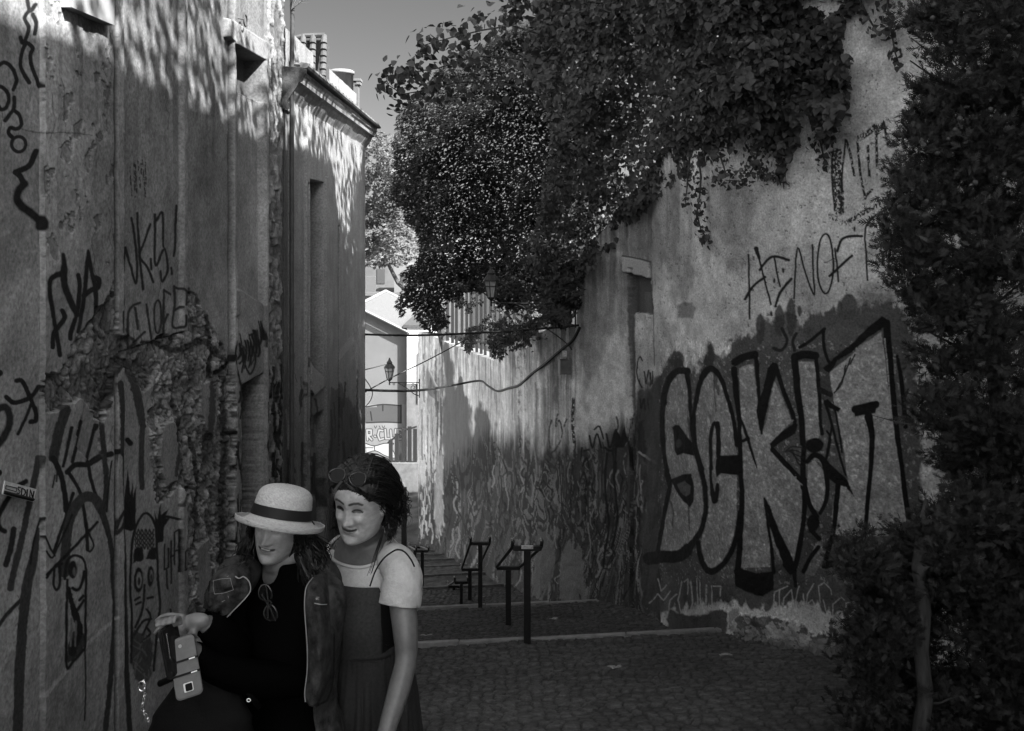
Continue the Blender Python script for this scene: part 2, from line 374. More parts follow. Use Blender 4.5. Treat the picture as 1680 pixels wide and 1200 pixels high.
L.c = np.where(rub, 0.14*(0.3+1.2*rr)*(0.5+cid), L.c); L.h = np.where(rub, L.h-0.03+0.05*(rr-0.5)+0.012*cid, L.h)
band(467, 480, -0.05, 0.4, 150, 1300)
L.stroke([(75,1142),(92,1120),(110,1099)], 6, 0.30, 1.5, 0.7, 1.5); L.stroke([(140,1062),(165,1036),(196,1012)], 5, 0.32, 1.5, 0.8, 1.5)
L.stroke([(110,1099),(140,1062)], 2.5, 0.05, 1.5, 0.7, 1)
L.stroke([(200,582),(235,568),(305,545)], 2.2, 0.015); L.stroke([(45,212),(72,218),(110,218),(150,222)], 1.6, 0.04, 1, 0.7, 2)
for k in range(26):                                                                     # fine cracks
    u0 = random.uniform(5, 460); v0 = random.uniform(20, 1150); p = [(u0, v0)]
    for q in range(5): p.append((p[-1][0]+random.uniform(-6, 6), p[-1][1]+random.uniform(6, 22)))
    L.stroke(p, 0.9, 0.03, 0.8, 0.75, 1)
BK, DG = 0.009, 0.035
def Ls(w, *lines, val=BK, soft=1.2, **k):
    for l in lines: L.stroke(l, np.array(w)*1.14 if isinstance(w, list) else w*1.14, val, soft, rag=k.get('rag', 0.5), **{q: z for q, z in k.items() if q != 'rag'})
Ls([6,9,9,7], [(262,560),(300,575),(340,560),(372,590)], [(345,520),(352,590),(350,680),(342,760)], [(372,620),(374,740),(370,860),(372,1000)], val=0.02, rag=2.5, a=0.85)
Ls(5, [(285,640),(300,700),(292,780)], [(320,720),(332,800),(324,900)], [(300,830),(318,800),(336,812)], rag=2, a=0.8)
# the tags on the near wall
Ls(5.5, [(52,-8),(57,18),(66,8)], [(56,18),(48,30),(55,45),(52,60),(46,71),(42,62)], [(62,24),(67,38),(65,56)], [(52,70),(45,85),(42,105),(48,122),(56,136)],
   [(56,72),(62,80),(58,92),(61,112),(68,130),(72,142)], [(-4,122),(6,108),(16,103),(27,111),(34,126),(36,134),(30,147)], [(-4,140),(10,143),(20,152),(23,165),(18,177),(10,180),(5,173)],
   [(16,198),(22,190),(31,178),(32,160)], [(30,180),(40,190),(43,205),(35,212),(25,210),(22,218),(28,225)])
L.ring(39, 237, 11.5, 12.5, 5.5)
Ls(8, [(34,283),(46,278),(58,270),(67,249)], [(34,283),(42,290),(46,300)]); Ls(11, [(48,302),(38,314),(36,328),(46,341),(58,349),(72,362),(73,372)], soft=3)
Ls([5,9,8,7,7,7,6], [(104,418),(105,446),(92,452),(83,460),(82,480),(86,505),(92,540)], soft=2); Ls(6.5, [(92,540),(95,562),(98,583)], [(103,510),(106,521),(97,536),(88,548),(86,570)])
Ls(8.5, [(105,440),(106,465),(112,485),(120,505),(126,516)], soft=1.8); Ls(6.5, [(128,452),(130,470),(128,500),(124,520),(117,542),(115,556)])
Ls([4,6,6,6,5], [(144,412),(142,440),(139,475),(134,515),(128,545)], soft=1.8); Ls(6, [(145,415),(150,445),(156,472),(157,500),(156,522)]); Ls(7.5, [(138,485),(150,476),(160,472),(162,460),(157,456)])
Ls(3.2, [(205,500),(208,460),(212,415),(214,408),(220,435),(229,465),(231,430),(227,385),(222,358)], [(232,350),(233,380),(236,430),(241,475)], [(252,368),(242,398),(235,420),(248,440),(257,463)],
   [(253,425),(254,442)], [(260,352),(260,400),(261,436),(276,408),(281,440),(277,455),(271,462),(269,445)], [(262,362),(272,350),(274,405)], [(295,338),(294,380),(291,420)], [(287,440),(288,450)])
Ls(3.2, [(203,512),(204,545)], [(216,548),(217,515),(225,502),(236,497)], [(215,540),(222,570),(230,558),(243,545)], [(228,505),(232,540)], [(247,500),(250,530),(254,556)],
   [(275,478),(274,550)], [(275,476),(286,483)], [(274,532),(281,516)], [(292,470),(293,495),(289,535),(303,535),(304,518)], [(293,472),(305,478),(305,500)], [(292,510),(300,504)], [(308,480),(309,500),(312,520)], val=0.02)
L.ring(265, 520, 6, 27, 3, 0.02)
for q in range(7): Ls(1.6, [(222+q*4+random.uniform(-2,2), 262+random.uniform(0,12)), (224+q*4+random.uniform(-2,2), 300+random.uniform(-14,24))], gap=0.45)
Ls(6.5, [(35,625),(44,626),(56,650),(66,674),(67,690),(58,692)], [(18,652),(30,661),(50,656),(62,648),(71,635)]); Ls(4.5, [(60,660),(50,685),(37,712)])
Ls(10, [(-5,676),(15,668),(23,682),(22,700),(12,720),(-5,742)], val=0.016, soft=2.5); Ls(9, [(-5,618),(9,612)], [(-4,770),(6,776)])
Ls(7, [(50,790),(35,800),(16,825),(5,850),(8,866),(16,872)], soft=1.8); Ls(7.5, [(31,868),(26,900),(18,927)], val=0.016)
Ls(5, [(0,1035),(20,1008),(40,985)], val=0.02)
Ls(9, [(71,752),(66,780),(60,805),(48,862),(38,905),(25,965)], val=DG, rag=1); Ls([4,12,15,14,14], [(70,868),(62,915),(49,975),(40,1090),(37,1210)], val=DG, rag=1)
Ls(14, [(108,672),(95,715),(88,750)], val=0.028, rag=1.5); Ls(8, [(87,752),(99,778),(106,810),(108,838)])
Ls(4.6, [(118,702),(112,730),(103,765)], [(136,692),(128,725),(119,758)], [(159,698),(150,735),(143,762)], [(120,810),(110,840),(96,880),(88,905)])
Ls(7.5, [(110,775),(124,763),(145,762),(165,750),(182,745)]); Ls(7, [(192,742),(206,738)], [(215,722),(221,728)]); Ls(5, [(112,775),(125,795),(133,812),(138,840),(142,870),(143,902)], [(146,766),(150,790),(158,815),(168,838)])
Ls(14, [(106,940),(108,895),(113,858),(126,828),(142,815),(157,820),(167,838)], val=DG, rag=1.2); Ls([10,8,7,7,7,7,7], [(167,838),(176,868),(184,910),(187,960),(188,1015),(184,1080),(172,1210)], val=0.024, rag=1)
Ls(7, [(166,695),(170,740),(174,800),(169,845)], val=0.026, rag=1); Ls(9, [(199,630),(202,690),(203,745)], val=0.026, rag=2); Ls(2.4, [(203,745),(205,820),(206,885)])
Ls(2, [(182,757),(178,800),(176,840)], [(95,765),(92,790)], [(90,780),(86,800)])
Ls([16,15,13,9], [(200,592),(216,602),(232,650),(240,700)], val=DG, rag=1.5); Ls(12, [(200,594),(188,612),(180,640),(176,665)], val=0.03, rag=2); Ls(8, [(240,700),(238,740),(240,800)], val=DG)
Ls(4, [(77,943),(103,917),(160,857)]); Ls(2.6, [(57,925),(62,890),(74,850)], [(140,862),(150,885),(153,897),(147,905),(142,897),(146,870)], [(76,905),(86,915),(100,885),(118,845)], [(74,880),(82,900),(90,912)])
Ls(7, [(207,862),(210,930),(211,1000),(214,1080),(219,1200)], val=0.02); Ls(5, [(190,876),(194,858),(207,838),(203,862),(191,877)], val=0.02)
L.poly([(210,868),(208,835),(211,810),(216,768),(220,812),(224,788),(225,815),(230,795),(229,868),(222,872)], BK, 0.8, 1, 1); L.poly([(262,892),(260,868),(260,838),(264,852),(270,826),(271,845),(283,835),(275,852),(286,848),(274,866),(273,888)], BK, 0.8, 1, 1)
# a crowned face in black line
Ls(3.4, [(222,1087),(222,1013),(220,957),(223,893),(233,857),(247,842),(260,860),(263,900),(265,950),(268,990),(264,1030),(258,1100)], [(262,880),(275,850),(290,850),(298,852)])
for r_ in range(4): Ls(1.6, [(228+q*3, 872+r_*8+(5 if q % 2 else -3)) for q in range(11)])
L.poly([(224,925),(226,900),(240,898),(242,918),(236,922),(230,920)], BK, 1, 1, 2); L.poly([(246,918),(250,902),(262,898),(262,918)], BK, 1, 1, 2)
L.ell(234, 952, 8, 21, BK); L.ell(235, 952, 4.5, 13, 0.22); L.ell(235, 954, 2.4, 7, BK); L.ell(253, 946, 5.5, 17, BK); L.ell(254, 945, 2.6, 9, 0.16); L.ell(254, 947, 1.5, 5, BK)
Ls(3, [(228,985),(236,980)], [(230,992),(238,988)], [(249,982),(257,980)], [(244,960),(243,985),(238,1008),(228,1030)], [(247,1000),(253,1012),(246,1030),(240,1042)], [(226,1042),(240,1020),(254,1016)], [(247,1030),(252,1040),(238,1055)])
L.poly([(222,1085),(224,1030),(234,1040),(246,1035),(258,1060),(254,1110),(240,1125),(228,1115)], 0.02, 2, 0.85, 5)
for q in range(14): Ls(1.6, [(random.uniform(224,256), 1040+q*5), (random.uniform(224,256), 1046+q*6)], val=0.12, a=0.6)
# a single eye above a thick drip
Ls(3.6, [(106,950),(110,922),(120,912),(134,916),(141,935),(141,1000),(140,1062)], [(110,952),(109,1010),(109,1092),(120,1086),(138,1066)], [(90,935),(88,960),(94,968),(99,955),(98,925),(90,930)], [(77,948),(86,935),(102,925)])
L.ell(119, 935, 7.5, 15, BK); L.ell(122, 938, 2.5, 7, 0.10); Ls(4, [(118,965),(128,968),(136,952),(138,938)], [(130,985),(137,978)], [(126,1002),(138,985)])
Ls([5,9,10,12], [(112,965),(120,1000),(130,1035),(118,1070)], rag=2); L.poly([(110,1090),(112,1055),(122,1035),(138,1040),(138,1066),(120,1084)], BK, 1, 0.9, 3); Ls(2, [(140,1060),(141,1110),(139,1182)]); Ls(2.5, [(117,1015),(116,1060)], [(124,1020),(124,1060)], val=0.12)
Ls(2.1, [(276,893),(276,935),(283,931),(283,900)], [(280,935),(281,966)], [(287,888),(287,957)], [(287,914),(292,911)], [(292,926),(292,874),(299,869),(299,938)], [(292,905),(299,902)], [(308,880),(308,938)], [(308,900),(303,906),(303,936),(308,932)], curve=False)
Ls(2.4, [(309,940),(311,944)], [(280,1008),(281,1022)], [(286,1000),(287,1020)])
# small tag beside the doorway, scrawls on the jambs
for q in range(24):
    u0 = 392+q*1.7+random.uniform(-1,1); v0 = 585-q*1.2+random.uniform(-22,18); Ls(random.choice([1.5,2.2,3]), [(u0,v0-16),(u0+3,v0),(u0+random.uniform(-3,4),v0+random.uniform(8,26))])
Ls(2.5, [(388,560),(384,580),(390,610),(396,640),(392,660)], [(410,550),(418,548),(422,560)], [(402,600),(410,614),(418,600),(420,580)])
for q in range(46):
    u0 = random.uniform(438, 468); v0 = random.uniform(560, 960); Ls(random.uniform(1.5, 3.5), [(u0,v0),(u0+random.uniform(-4,4),v0+14),(u0+random.uniform(-5,5),v0+random.uniform(24,50))], rag=1)
for q in range(16):
    u0 = random.uniform(386, 398); v0 = random.uniform(640, 1000); Ls(random.uniform(1.5, 3), [(u0,v0),(u0+random.uniform(-3,3),v0+22),(u0+random.uniform(-3,3),v0+44)], rag=1)
Ls(6, [(362,612),(374,600),(384,585)], [(372,712),(384,710)]); L.c = np.where((U > 300) & (U < 345) & (V > 650) & (V < 1200), L.c*(0.65+0.5*fbm(S*9, Z*2, 90, 4)), L.c)

houseL = empty('old_house', (-3.2, 6.2, -3.6)); tag(houseL, 'tall near house with peeling plaster, bare rubble patches, a walled-up window and black graffiti', 'house')
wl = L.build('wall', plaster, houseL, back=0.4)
dark = mat('dark_plaster', 0.10, noise=0.3, nscale=3)
b = MB(); b.box((-7, -3, -3.5), (-2.55, 8.65, 2.60)); b.build('roof_slab', dark, houseL)
# hooded plank stuck high on the wall, wall ring, drain pipe
hp = MB()
P0, P1 = at(100, 12, depthL(100)), at(172, 42, depthL(172)); n_ = Vector((1, 0, 0))
hp.add([P0-n_*0.02, P1-n_*0.02, P1+Vector((0,0,1))-n_*0.02, P0+Vector((0,0,1))-n_*0.02, P0+n_*0.05, P1+n_*0.05, P1+Vector((0,0,1))+n_*0.05, P0+Vector((0,0,1))+n_*0.05], ((3,2,1,0),(4,5,6,7),(0,1,5,4),(1,2,6,5),(2,3,7,6),(3,0,4,7)))
hp.build('window_sill', mat('pale_board', 0.22, noise=0.2, nscale=6), houseL)
pipe = mat('rusty_pipe', 0.035, rough=0.6, noise=0.3)
rg = MB(); c_ = at(392, 34, depthL(392))+Vector((0.05,0,0)); rg.tube([c_+Vector((0.0, 0.045*math.cos(t), 0.045*math.sin(t))) for t in np.linspace(0, 6.28, 17)], 0.006, 6); rg.tube([c_+Vector((-0.06,-0.09,0.0)), c_+Vector((0,-0.045,0))], 0.006, 6)
rg.build('iron_ring', pipe, houseL)
dp = MB(); u_ = 470; q0 = at(470, -60, depthL(470)); q1 = at(470, 118, depthL(470)); dp.tube([q0+Vector((0.05,0,0)), at(471, 40, depthL(470))+Vector((0.05,0,0)), q1+Vector((0.05,0,0)), Vector((q1.x+0.05, q1.y, -4.2))], 0.022, 10)
dp.build('drain_pipe', pipe, houseL)

# small printed notice stuck on the near wall
nb_ = MB(); PL = lambda u, v, o=0.0: at(u, v, float(depthL(u)))+Vector((0.004+o, 0, 0))
nb_.add([PL(1,811), PL(52,824), PL(57,803), PL(5,789), PL(1,811,.004), PL(52,824,.004), PL(57,803,.004), PL(5,789,.004)], ((3,2,1,0),(4,5,6,7),(0,1,5,4),(1,2,6,5),(2,3,7,6),(3,0,4,7)))
nt_ = nb_.build('notice', mat('notice_paper', 0.42, noise=0.3, nscale=30)); tag(nt_, 'small pale printed notice with a black bar stuck on the near left wall', 'notice')
ink = mat('notice_ink', 0.01)
def inkline(pts, w): b_ = MB(); b_.tube([PL(u, v, .0055) for u, v in pts], w, 4); return b_.build('lettering', ink, nt_)
inkline([(3,808),(26,814),(51,820)], 0.0075); inkline([(6,797),(24,801),(23,807),(5,802),(6,797)], 0.0016); inkline([(30,800),(26,799),(26,803),(29,806),(28,810),(24,809)], 0.0022)
inkline([(32,801),(31,813),(35,813),(38,809),(37,804),(32,801)], 0.0034); inkline([(41,803),(40,815)], 0.0040); inkline([(45,816),(46,804),(50,817),(52,806)], 0.0034)

# the far house on the left, with its cornice
R0, R1 = depthL(471), depthL(599)
K = Wall(np.arange(471, 599.6, 0.55), np.concatenate([np.arange(110, 800, 1.25), np.arange(800, 1100, 5)]), depthL, lambda u: 1.46+0*u, lambda X, D: gz(X, D)-0.25)
U, V, S, Z = K.U, K.V, K.SS, K.Z
n1 = fbm(S*1.1, Z*1.1, 101, 5); n2 = fbm(S*6, Z*6, 102, 5); n3 = fbm(S*9, Z*0.8, 103, 4)
K.c = 0.185*(0.7+0.5*n1)*(0.75+0.5*n2)*(0.8+0.4*n3); K.h += (n2-0.5)*0.012
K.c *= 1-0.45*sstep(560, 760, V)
def bandK(u0, u1, h, fac=None, v0=-999, v1=9999):
    m_ = (U >= u0) & (U < u1) & (V > v0) & (V < v1); K.h[m_] += h
    if fac: K.c[m_] *= fac
bandK(471, 478, -0.03, 0.5); bandK(499, 505, 0.03, 1.15); bandK(501, 503, -0.05, 0.35, 300, 1200); bandK(533, 538, 0.02, 1.1, 290, 1200); bandK(555, 557, -0.03, 0.35, 370, 1200)
K.poly([(505,294),(531,300),(531,622),(520,612),(506,585)], 0.03, 0.6, 1, 0, h=-0.28)
K.poly([(507,598),(531,622),(531,634),(512,650),(507,640)], 0.20, 0.6, 1, 0, h=0.03)
K.poly([(557,575),(580,545),(582,560),(557,592)], 0.22, 0.8, 0.8, 1)
K.poly([(505,690),(531,672),(531,1100),(505,1100)], 0.06, 0.6, 0.8, 0, h=-0.1)
for q in range(120):
    u0 = random.uniform(473, 596); v0 = random.triangular(560, 980, 760); l_ = random.uniform(20, 90)
    K.stroke([(u0,v0),(u0+random.uniform(-3,3),v0+l_*0.5),(u0+random.uniform(-3,3),v0+l_)], random.uniform(1, 4.5), random.choice([BK,0.02,0.05,0.14]), 1, 0.8, rag=1.5)
K.poly([(540,640),(556,630),(575,660),(590,700),(596,900),(540,900)], 0.035, 3, 0.7, 8, 8, 3)
houseK = empty('cornice_house', (-3.2, 11.3, -5)); tag(houseK, 'long low house with a heavy cornice, narrow dark doorway and sun-streaked upper plaster', 'house')
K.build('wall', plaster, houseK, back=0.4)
def onL(D, off=0.0): return Vector((-A_-(25.0/F)*D+off, D, 0))       # plan point of the left wall line
b = MB(); b.box((-8, R0+0.02, -6), (-2.75, R1-0.05, 1.42)); b.build('roof_slab', dark, houseK)
corn = mat('cornice_stone', 0.19, noise=0.45, nscale=7, bump=0.5, bscale=50)
prof = [(0,1.10),(0.035,1.10),(0.04,1.15),(0.02,1.17),(0.05,1.22),(0.085,1.27),(0.12,1.32),(0.125,1.345),(0.165,1.36),(0.175,1.40),(0.20,1.43),(0.20,1.475),(0.15,1.49),(0,1.50)]
b = MB(); N = 9; Ds = np.linspace(R0-0.08, R1+0.16, N+1)
for k in range(N): b.extrude([(p-0.04, q+random.uniform(-0.006, 0.006)) for p, q in prof], onL(Ds[k]+0.003), onL(Ds[k+1]-0.003))
b.build('cornice', corn, houseK)
b = MB(); b.extrude([(p+(0.004 if p > 0.01 else -0.04), q) for p, q in prof], onL(R0-0.11), onL(R0-0.085)); b.build('cornice_end_shade', mat('shaded_dirty_stone', 0.035, noise=0.6, nscale=14, bump=0.8, bscale=40), houseK)  # added slice that darkens the sunlit end face, for shade and dirt
b = MB(); b.extrude([(0.14,1.485),(0.21,1.485),(0.225,1.505),(0.215,1.53),(0.15,1.54)], onL(R0-0.1), onL(R1+0.17)); 
for q in np.arange(R0, R1, 0.24): b.tube([onL(q)+Vector((0.02,0,1.54)), onL(q)+Vector((0.215,0,1.522))], 0.022, 6)
b.build('gutter_tiles', mat('old_tile', 0.10, noise=0.4, nscale=20), houseK)
par = Wall(np.arange(472, 589, 1.0), np.arange(30, 240, 2.0), lambda u: A_*F/(815-u)*1.0, lambda u: 1.90+0.0*u, lambda X, D: 1.49+0*X)
par.X = par.X-0.03; n1 = fbm(par.SS*5, par.Z*1.6, 120, 5); par.c = 0.17*(0.55+0.9*n1); par.h = (fbm(par.SS*9, par.Z*9, 121, 4)-0.5)*0.02
par.build('parapet', plaster, houseK, back=0.22)
# ---------------------------------------------------------------- the right-hand retaining wall with the big painted letters
_ku = np.array([685, 707, 740, 800, 870, 950, 1045, 1090, 1140, 1185, 1300, 1440, 1680, 1760.])
_kd = 1/np.array([42, 34, 26.5, 18.4, 13.9, 12.6, 11.5, 10.4, 9.45, 8.85, 8.15, 7.55, 6.85, 6.6])
def depthR(u):
    u = np.asarray(u, float); d = np.interp(u, _ku, _kd)
    for o_ in (9, -9, 16, -16): d = d+np.interp(u+o_, _ku, _kd)
    return 5/d
_tu = [685, 700, 750, 810, 828, 850, 900, 946, 948, 1060, 1150, 1300, 1400]
_tv = [545, 547, 570, 592, 578, 560, 540, 536, 430, 290, 180, -60, -220]
def ztopR(u):
    v = np.interp(u, _tu, _tv); return np.minimum(-(v-HY)/F*depthR(u), 3.3)
Rw = Wall(np.concatenate([np.arange(686, 1530, 1.15), np.arange(1530, 1760, 8)]), np.concatenate([np.arange(-500, -6, 10), np.arange(-6, 1125, 1.2), np.arange(1125, 1400, 10)]), depthR, ztopR, lambda X, D: gz(X, D)-0.15)
U, V, S, Z = Rw.U, Rw.V, Rw.SS, Rw.Z
n1 = fbm(S*1.2, Z*1.2, 201, 5); n2 = fbm(S*8, Z*8, 202, 5); n3 = fbm(S*10, Z*0.7, 203, 4); n4 = fbm(S*28, Z*28, 204, 3)
Rw.c = 0.62*(0.42+1.0*n1)*(0.6+0.8*n2)*(0.85+0.3*n4); Rw.h = (fbm(S*2.3, Z*2.3, 207, 4)-0.5)*0.05+(n2-0.5)*0.014+(n4-0.5)*0.004
pit = (fbm(S*40, Z*40, 209, 2) > 0.80) & (U > 1040); Rw.c = np.where(pit, Rw.c*0.45, Rw.c); Rw.h = np.where(pit, Rw.h-0.005, Rw.h)
# run-off streaks below the top, darker patches
top = -(np.interp(Rw.us, _tu, _tv)); dv = V+top[None]
Rw.c *= 1-0.62*sstep(0.42, 0.62, n3)*np.exp(-np.clip(dv, 0, None)/130)
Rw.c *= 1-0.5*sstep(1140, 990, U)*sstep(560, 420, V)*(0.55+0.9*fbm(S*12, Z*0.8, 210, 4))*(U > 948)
P_ = Rw.poly
P_([(1040,300),(1100,280),(1130,300),(1145,420),(1120,520),(1100,470),(1070,430),(1045,440)], 0.62, 12, 1, 14, 14, 3, True)
P_([(1150,300),(1180,280),(1240,320),(1235,450),(1180,430)], 0.7, 10, 1, 12, 12, 3, True)
P_([(1340,150),(1420,110),(1440,190),(1400,250),(1340,240)], 0.62, 22, 1, 20, 20, 1, True)
P_([(948,440),(1036,430),(1036,535),(1000,545),(985,600),(960,640),(950,600)], 0.62, 8, 1, 12, 14, 3, True)
P_([(830,560),(880,548),(905,560),(925,600),(925,660),(905,640),(885,620),(870,590),(850,600),(830,640)], 0.5, 8, 1, 16, 16, 4, True)
P_([(728,560),(745,600),(752,640),(768,640),(778,700),(788,665),(800,690),(812,735),(822,790),(728,800)], 0.075, 3, 0.93, 10, 12, 4)
P_([(700,620),(722,590),(724,700),(712,740),(702,700)], 0.6, 3, 0.9, 8, 6, 5, True)
for q in range(34):
    u0 = random.uniform(692, 728); v0 = random.uniform(560, 760); Rw.stroke([(u0,v0),(u0+random.uniform(-1,1),v0+random.uniform(30,120))], random.uniform(0.8,2.6), random.choice([0.04,0.07,0.45]), 0.8, 0.7, 1)
for q in range(70):
    u0 = random.uniform(830, 945); v0 = random.uniform(560, 640); Rw.stroke([(u0,v0),(u0+random.uniform(-1,1),v0+random.uniform(30,150))], random.uniform(0.8,3), random.choice([0.06,0.09,0.4]), 1.2, 0.45, 1)
for q in range(5): Rw.stroke([(846+q*4,575),(848+q*3.5,620),(851+q*3,680+q*9)], 2.2, 0.72, 1.2, 0.7, 2, gap=0.4)
Rw.stroke([(694,592),(705,612),(718,640)], 3.5, 0.5); P_([(700,600),(718,636),(716,660),(698,640)], 0.05, 1, 0.6, 2)
# walled-up niche
P_([(1022,421),(1068,430),(1068,458),(1023,446)], 0.36, 1, 1, 1, h=0.035); P_([(1030,448),(1068,458),(1070,516),(1034,514)], 0.085, 1.2, 1, 2, 4, 2, h=-0.06)
Rw.stroke([(1022,420),(1045,424),(1069,430)], 1.6, 0.03); Rw.stroke([(1069,430),(1071,520),(1072,600)], 1.6, 0.05, a=0.7); P_([(1110,500),(1128,495),(1142,505),(1138,522),(1112,522)], 0.14, 2, 0.7, 3)
# joint between the two stretches of wall
Rw.stroke([(1033,450),(1034,520),(1037,600),(1040,700),(1042,800),(1046,900),(1048,1000)], 7, 0.06, 2.5, 0.9, 2); sl = (U > 1034) & (U < 1042) & (V > 440); Rw.h[sl] -= 0.03
# lower half: layer on layer of old paint
low = sstep(-25, 30, V-np.interp(U, [690,740,800,860,900,940,1000,1035,1050,1085], [800,752,705,715,730,715,705,680,640,620])+60*(fbm(S*6, Z*0.8, 220, 4)-0.5))*(U < 1085)
Up = U+np.clip(V-870, 0, 200)*0.22                       # the wall flares at its foot, so the paint leans
wx, wy = fbm(Up/22, V/110, 222, 3)*1.7, fbm(Up/26+40, V/90, 223, 3)*1.5
def tagsheet(su, sv, seed, lw):
    q = fbm(Up/su+wx, V/sv+wy, seed, 2, 0.4); return q, np.abs(((q*9) % 1)-0.5) < lw, np.floor(q*9)
q1, l1, i1 = tagsheet(21, 150, 224, 0.15); q2, l2, i2 = tagsheet(13, 95, 226, 0.13)
fill = np.array([0.014, 0.06, 0.02, 0.10, 0.014, 0.05, 0.13, 0.02, 0.06, 0.03])[np.clip(i1, 0, 9).astype(int)]
lay = np.where(l1, 0.010, fill); pick = fbm(Up/45, V/110, 228, 3); lay = np.where((pick > 0.50) & l2, 0.012, lay); lay = np.where((pick < 0.36) & l2 & ~l1, 0.16, lay)*np.where(U < 870, 0.75, 1)
Rw.c = Rw.c*(1-0.95*low)+0.95*low*lay*(0.65+0.7*n2)
def Rs(w, *lines, val=BK, soft=1.2, **k):
    for l in lines: Rw.stroke(l, w, val, soft, rag=k.get('rag', 0.4), **{q: z for q, z in k.items() if q != 'rag'})
def bubble(pts, w=4, fill=0.12, line=BK, edge=0.25):
    Rw.poly(pts, fill, 1, 0.95, 1); c = pts+[pts[0]]; Rs(w, c, val=line); Rs(1.2, [(a-w*0.5, b) for a, b in c], val=edge, a=0.6, gap=0.4)
for q in range(300):
    u0 = 690+random.random()**0.8*380; vt = np.interp(u0, [690,740,800,860,900,1000,1040], [800,790,740,740,750,700,640]); v0 = random.uniform(vt, 975); l_ = random.uniform(14, 62)
    sk = 0.0 if v0 < 880 else -0.22; wv = random.uniform(0.7, 2.8)
    Rw.stroke([(u0, v0), (u0+random.uniform(-5,5)+sk*l_*0.3, v0+l_*0.35), (u0+random.uniform(-6,6)+sk*l_*0.7, v0+l_*0.7), (u0+random.uniform(-4,4)+sk*l_, v0+l_)], wv,
              random.choice([BK,BK,BK,BK,BK,BK,0.03,0.22]), 0.9, 0.85, 1, gap=random.choice([0,0,0.45]))
for q in range(0):
    u0 = 700+random.random()*340; v0 = random.uniform(830, 960); a, b = random.uniform(4, 10), random.uniform(8, 26); Rw.ring(u0, v0, a, b, random.uniform(1.2, 3), random.choice([BK,BK,0.3]), a=0.85)
for q in range(130):                                        # scratched whites low down on the far stretch
    u0 = random.uniform(687, 728); v0 = random.uniform(745, 880); Rw.stroke([(u0,v0),(u0+random.uniform(-3,3),v0+random.uniform(4,18))], random.uniform(0.8,1.8), random.choice([0.5,0.42,0.04]), 0.7, 0.9, 1)
P_([(716,740),(726,745),(727,860),(716,880),(712,820)], 0.3, 2, 0.8, 3, 6, 4)
P_([(925,900),(940,880),(955,900),(960,985),(925,985),(915,985)], 0.15, 2, 0.8, 8, 7, 3); P_([(880,880),(905,870),(912,940),(893,985),(872,985)], 0.13, 2, 0.7, 8, 7, 3)
# words and lettered tags of the middle stretch
Rs(2, [(905,690),(900,712),(904,735)], [(915,680),(912,700),(918,690),(922,712),(914,735),(904,745)], [(926,700),(930,688)], val=0.04, gap=0.3)
Rs(5, [(941,655),(940,690),(942,725)], val=0.03, gap=0.35); Rs(3, [(944,725),(943,760),(945,790),(944,900)], val=0.03, rag=2)
Rs(2.4, [(955,735),(953,755)], [(958,740),(966,738)], [(956,765),(962,752),(966,768)], [(952,790),(958,775),(962,795)], [(968,715),(972,735),(980,712),(986,735)], [(976,705),(984,700),(990,720)], [(995,712),(1000,735),(1010,705)])
P_([(1005,715),(1012,705),(1018,718),(1024,700),(1030,722),(1022,735),(1008,735)], BK, 1, 1, 2)
Rs(3.4, [(992,735),(1000,740),(1010,735),(1022,720),(1031,728),(1036,770)], [(1010,738),(1008,790),(1012,850),(1004,900)], [(995,745),(992,800),(998,860),(990,930)])
# tags on the strip right of the joint
Rs(2, [(1055,592),(1050,586),(1045,600),(1046,620),(1053,636)], [(1058,610),(1060,630),(1064,608)], [(1066,612),(1067,632)], [(1070,610),(1069,630)])
P_([(1045,650),(1062,640),(1078,660),(1082,760),(1060,780),(1046,740)], 0.05, 3, 0.85, 8, 6, 3); P_([(1046,690),(1056,690),(1060,730),(1076,755),(1060,760),(1046,740)], BK, 2, 0.9, 4)
Rs(2.2, [(1050,655),(1052,670),(1056,655),(1058,672)], [(1062,655),(1066,675),(1070,652)], val=BK); Rs(3, [(1048,742),(1062,750),(1078,762)], val=0.3, rag=1)
for q in range(46):
    u0 = random.uniform(1046, 1086); v0 = random.uniform(760, 960); Rs(random.uniform(1, 3), [(u0,v0),(u0+random.uniform(-5,5),v0+15),(u0+random.uniform(-5,5),v0+random.uniform(25,50))], val=random.choice([BK,BK,0.3,0.2]), gap=random.choice([0,0.45]))
# ---- the big piece
P_([(1066,660),(1074,618),(1084,606),(1100,590),(1112,584),(1124,600),(1140,606),(1150,590),(1160,572),(1166,560),(1172,578),(1184,588),(1200,566),(1212,552),(1236,542),(1250,520),(1262,530),
    (1278,516),(1290,506),(1300,520),(1312,530),(1330,520),(1360,508),(1400,506),(1440,500),(1476,500),(1505,560),(1520,1000),(1400,1010),(1320,990),(1250,1000),(1190,985),(1120,1000),(1060,1010),(1050,940)], 0.055, 5, 0.93, 9, 9, 2)
m_ = (U > 1050) & (U < 1530) & (V > 480) & (Rw.c < 0.12); Rw.c = np.where(m_, Rw.c*(0.35+1.35*fbm(S*3.5, Z*2.2, 232, 5)), Rw.c)
for a in ((1248,540,7,26),(1278,526,8,26),(1297,520,8,32),(1312,510,4,9),(1378,508,5,15),(1393,504,14,22),(1166,583,6,20),(1110,590,14,14)): Rw.ell(*a, 0.045, 2, 0.9, 2)
P_([(1360,520),(1420,470),(1470,480),(1470,520),(1400,540)], 0.09, 14, 0.7, 12, 10, 1)
FI = 0.27
P_([(1128,612),(1112,613),(1100,624),(1092,645),(1090,690),(1092,740),(1098,785),(1096,830),(1084,880),(1084,903),(1112,906),(1130,896),(1146,870),(1153,840),(1152,800),(1144,765),(1132,735),(1127,690)], FI, 1, 1, 0.5)
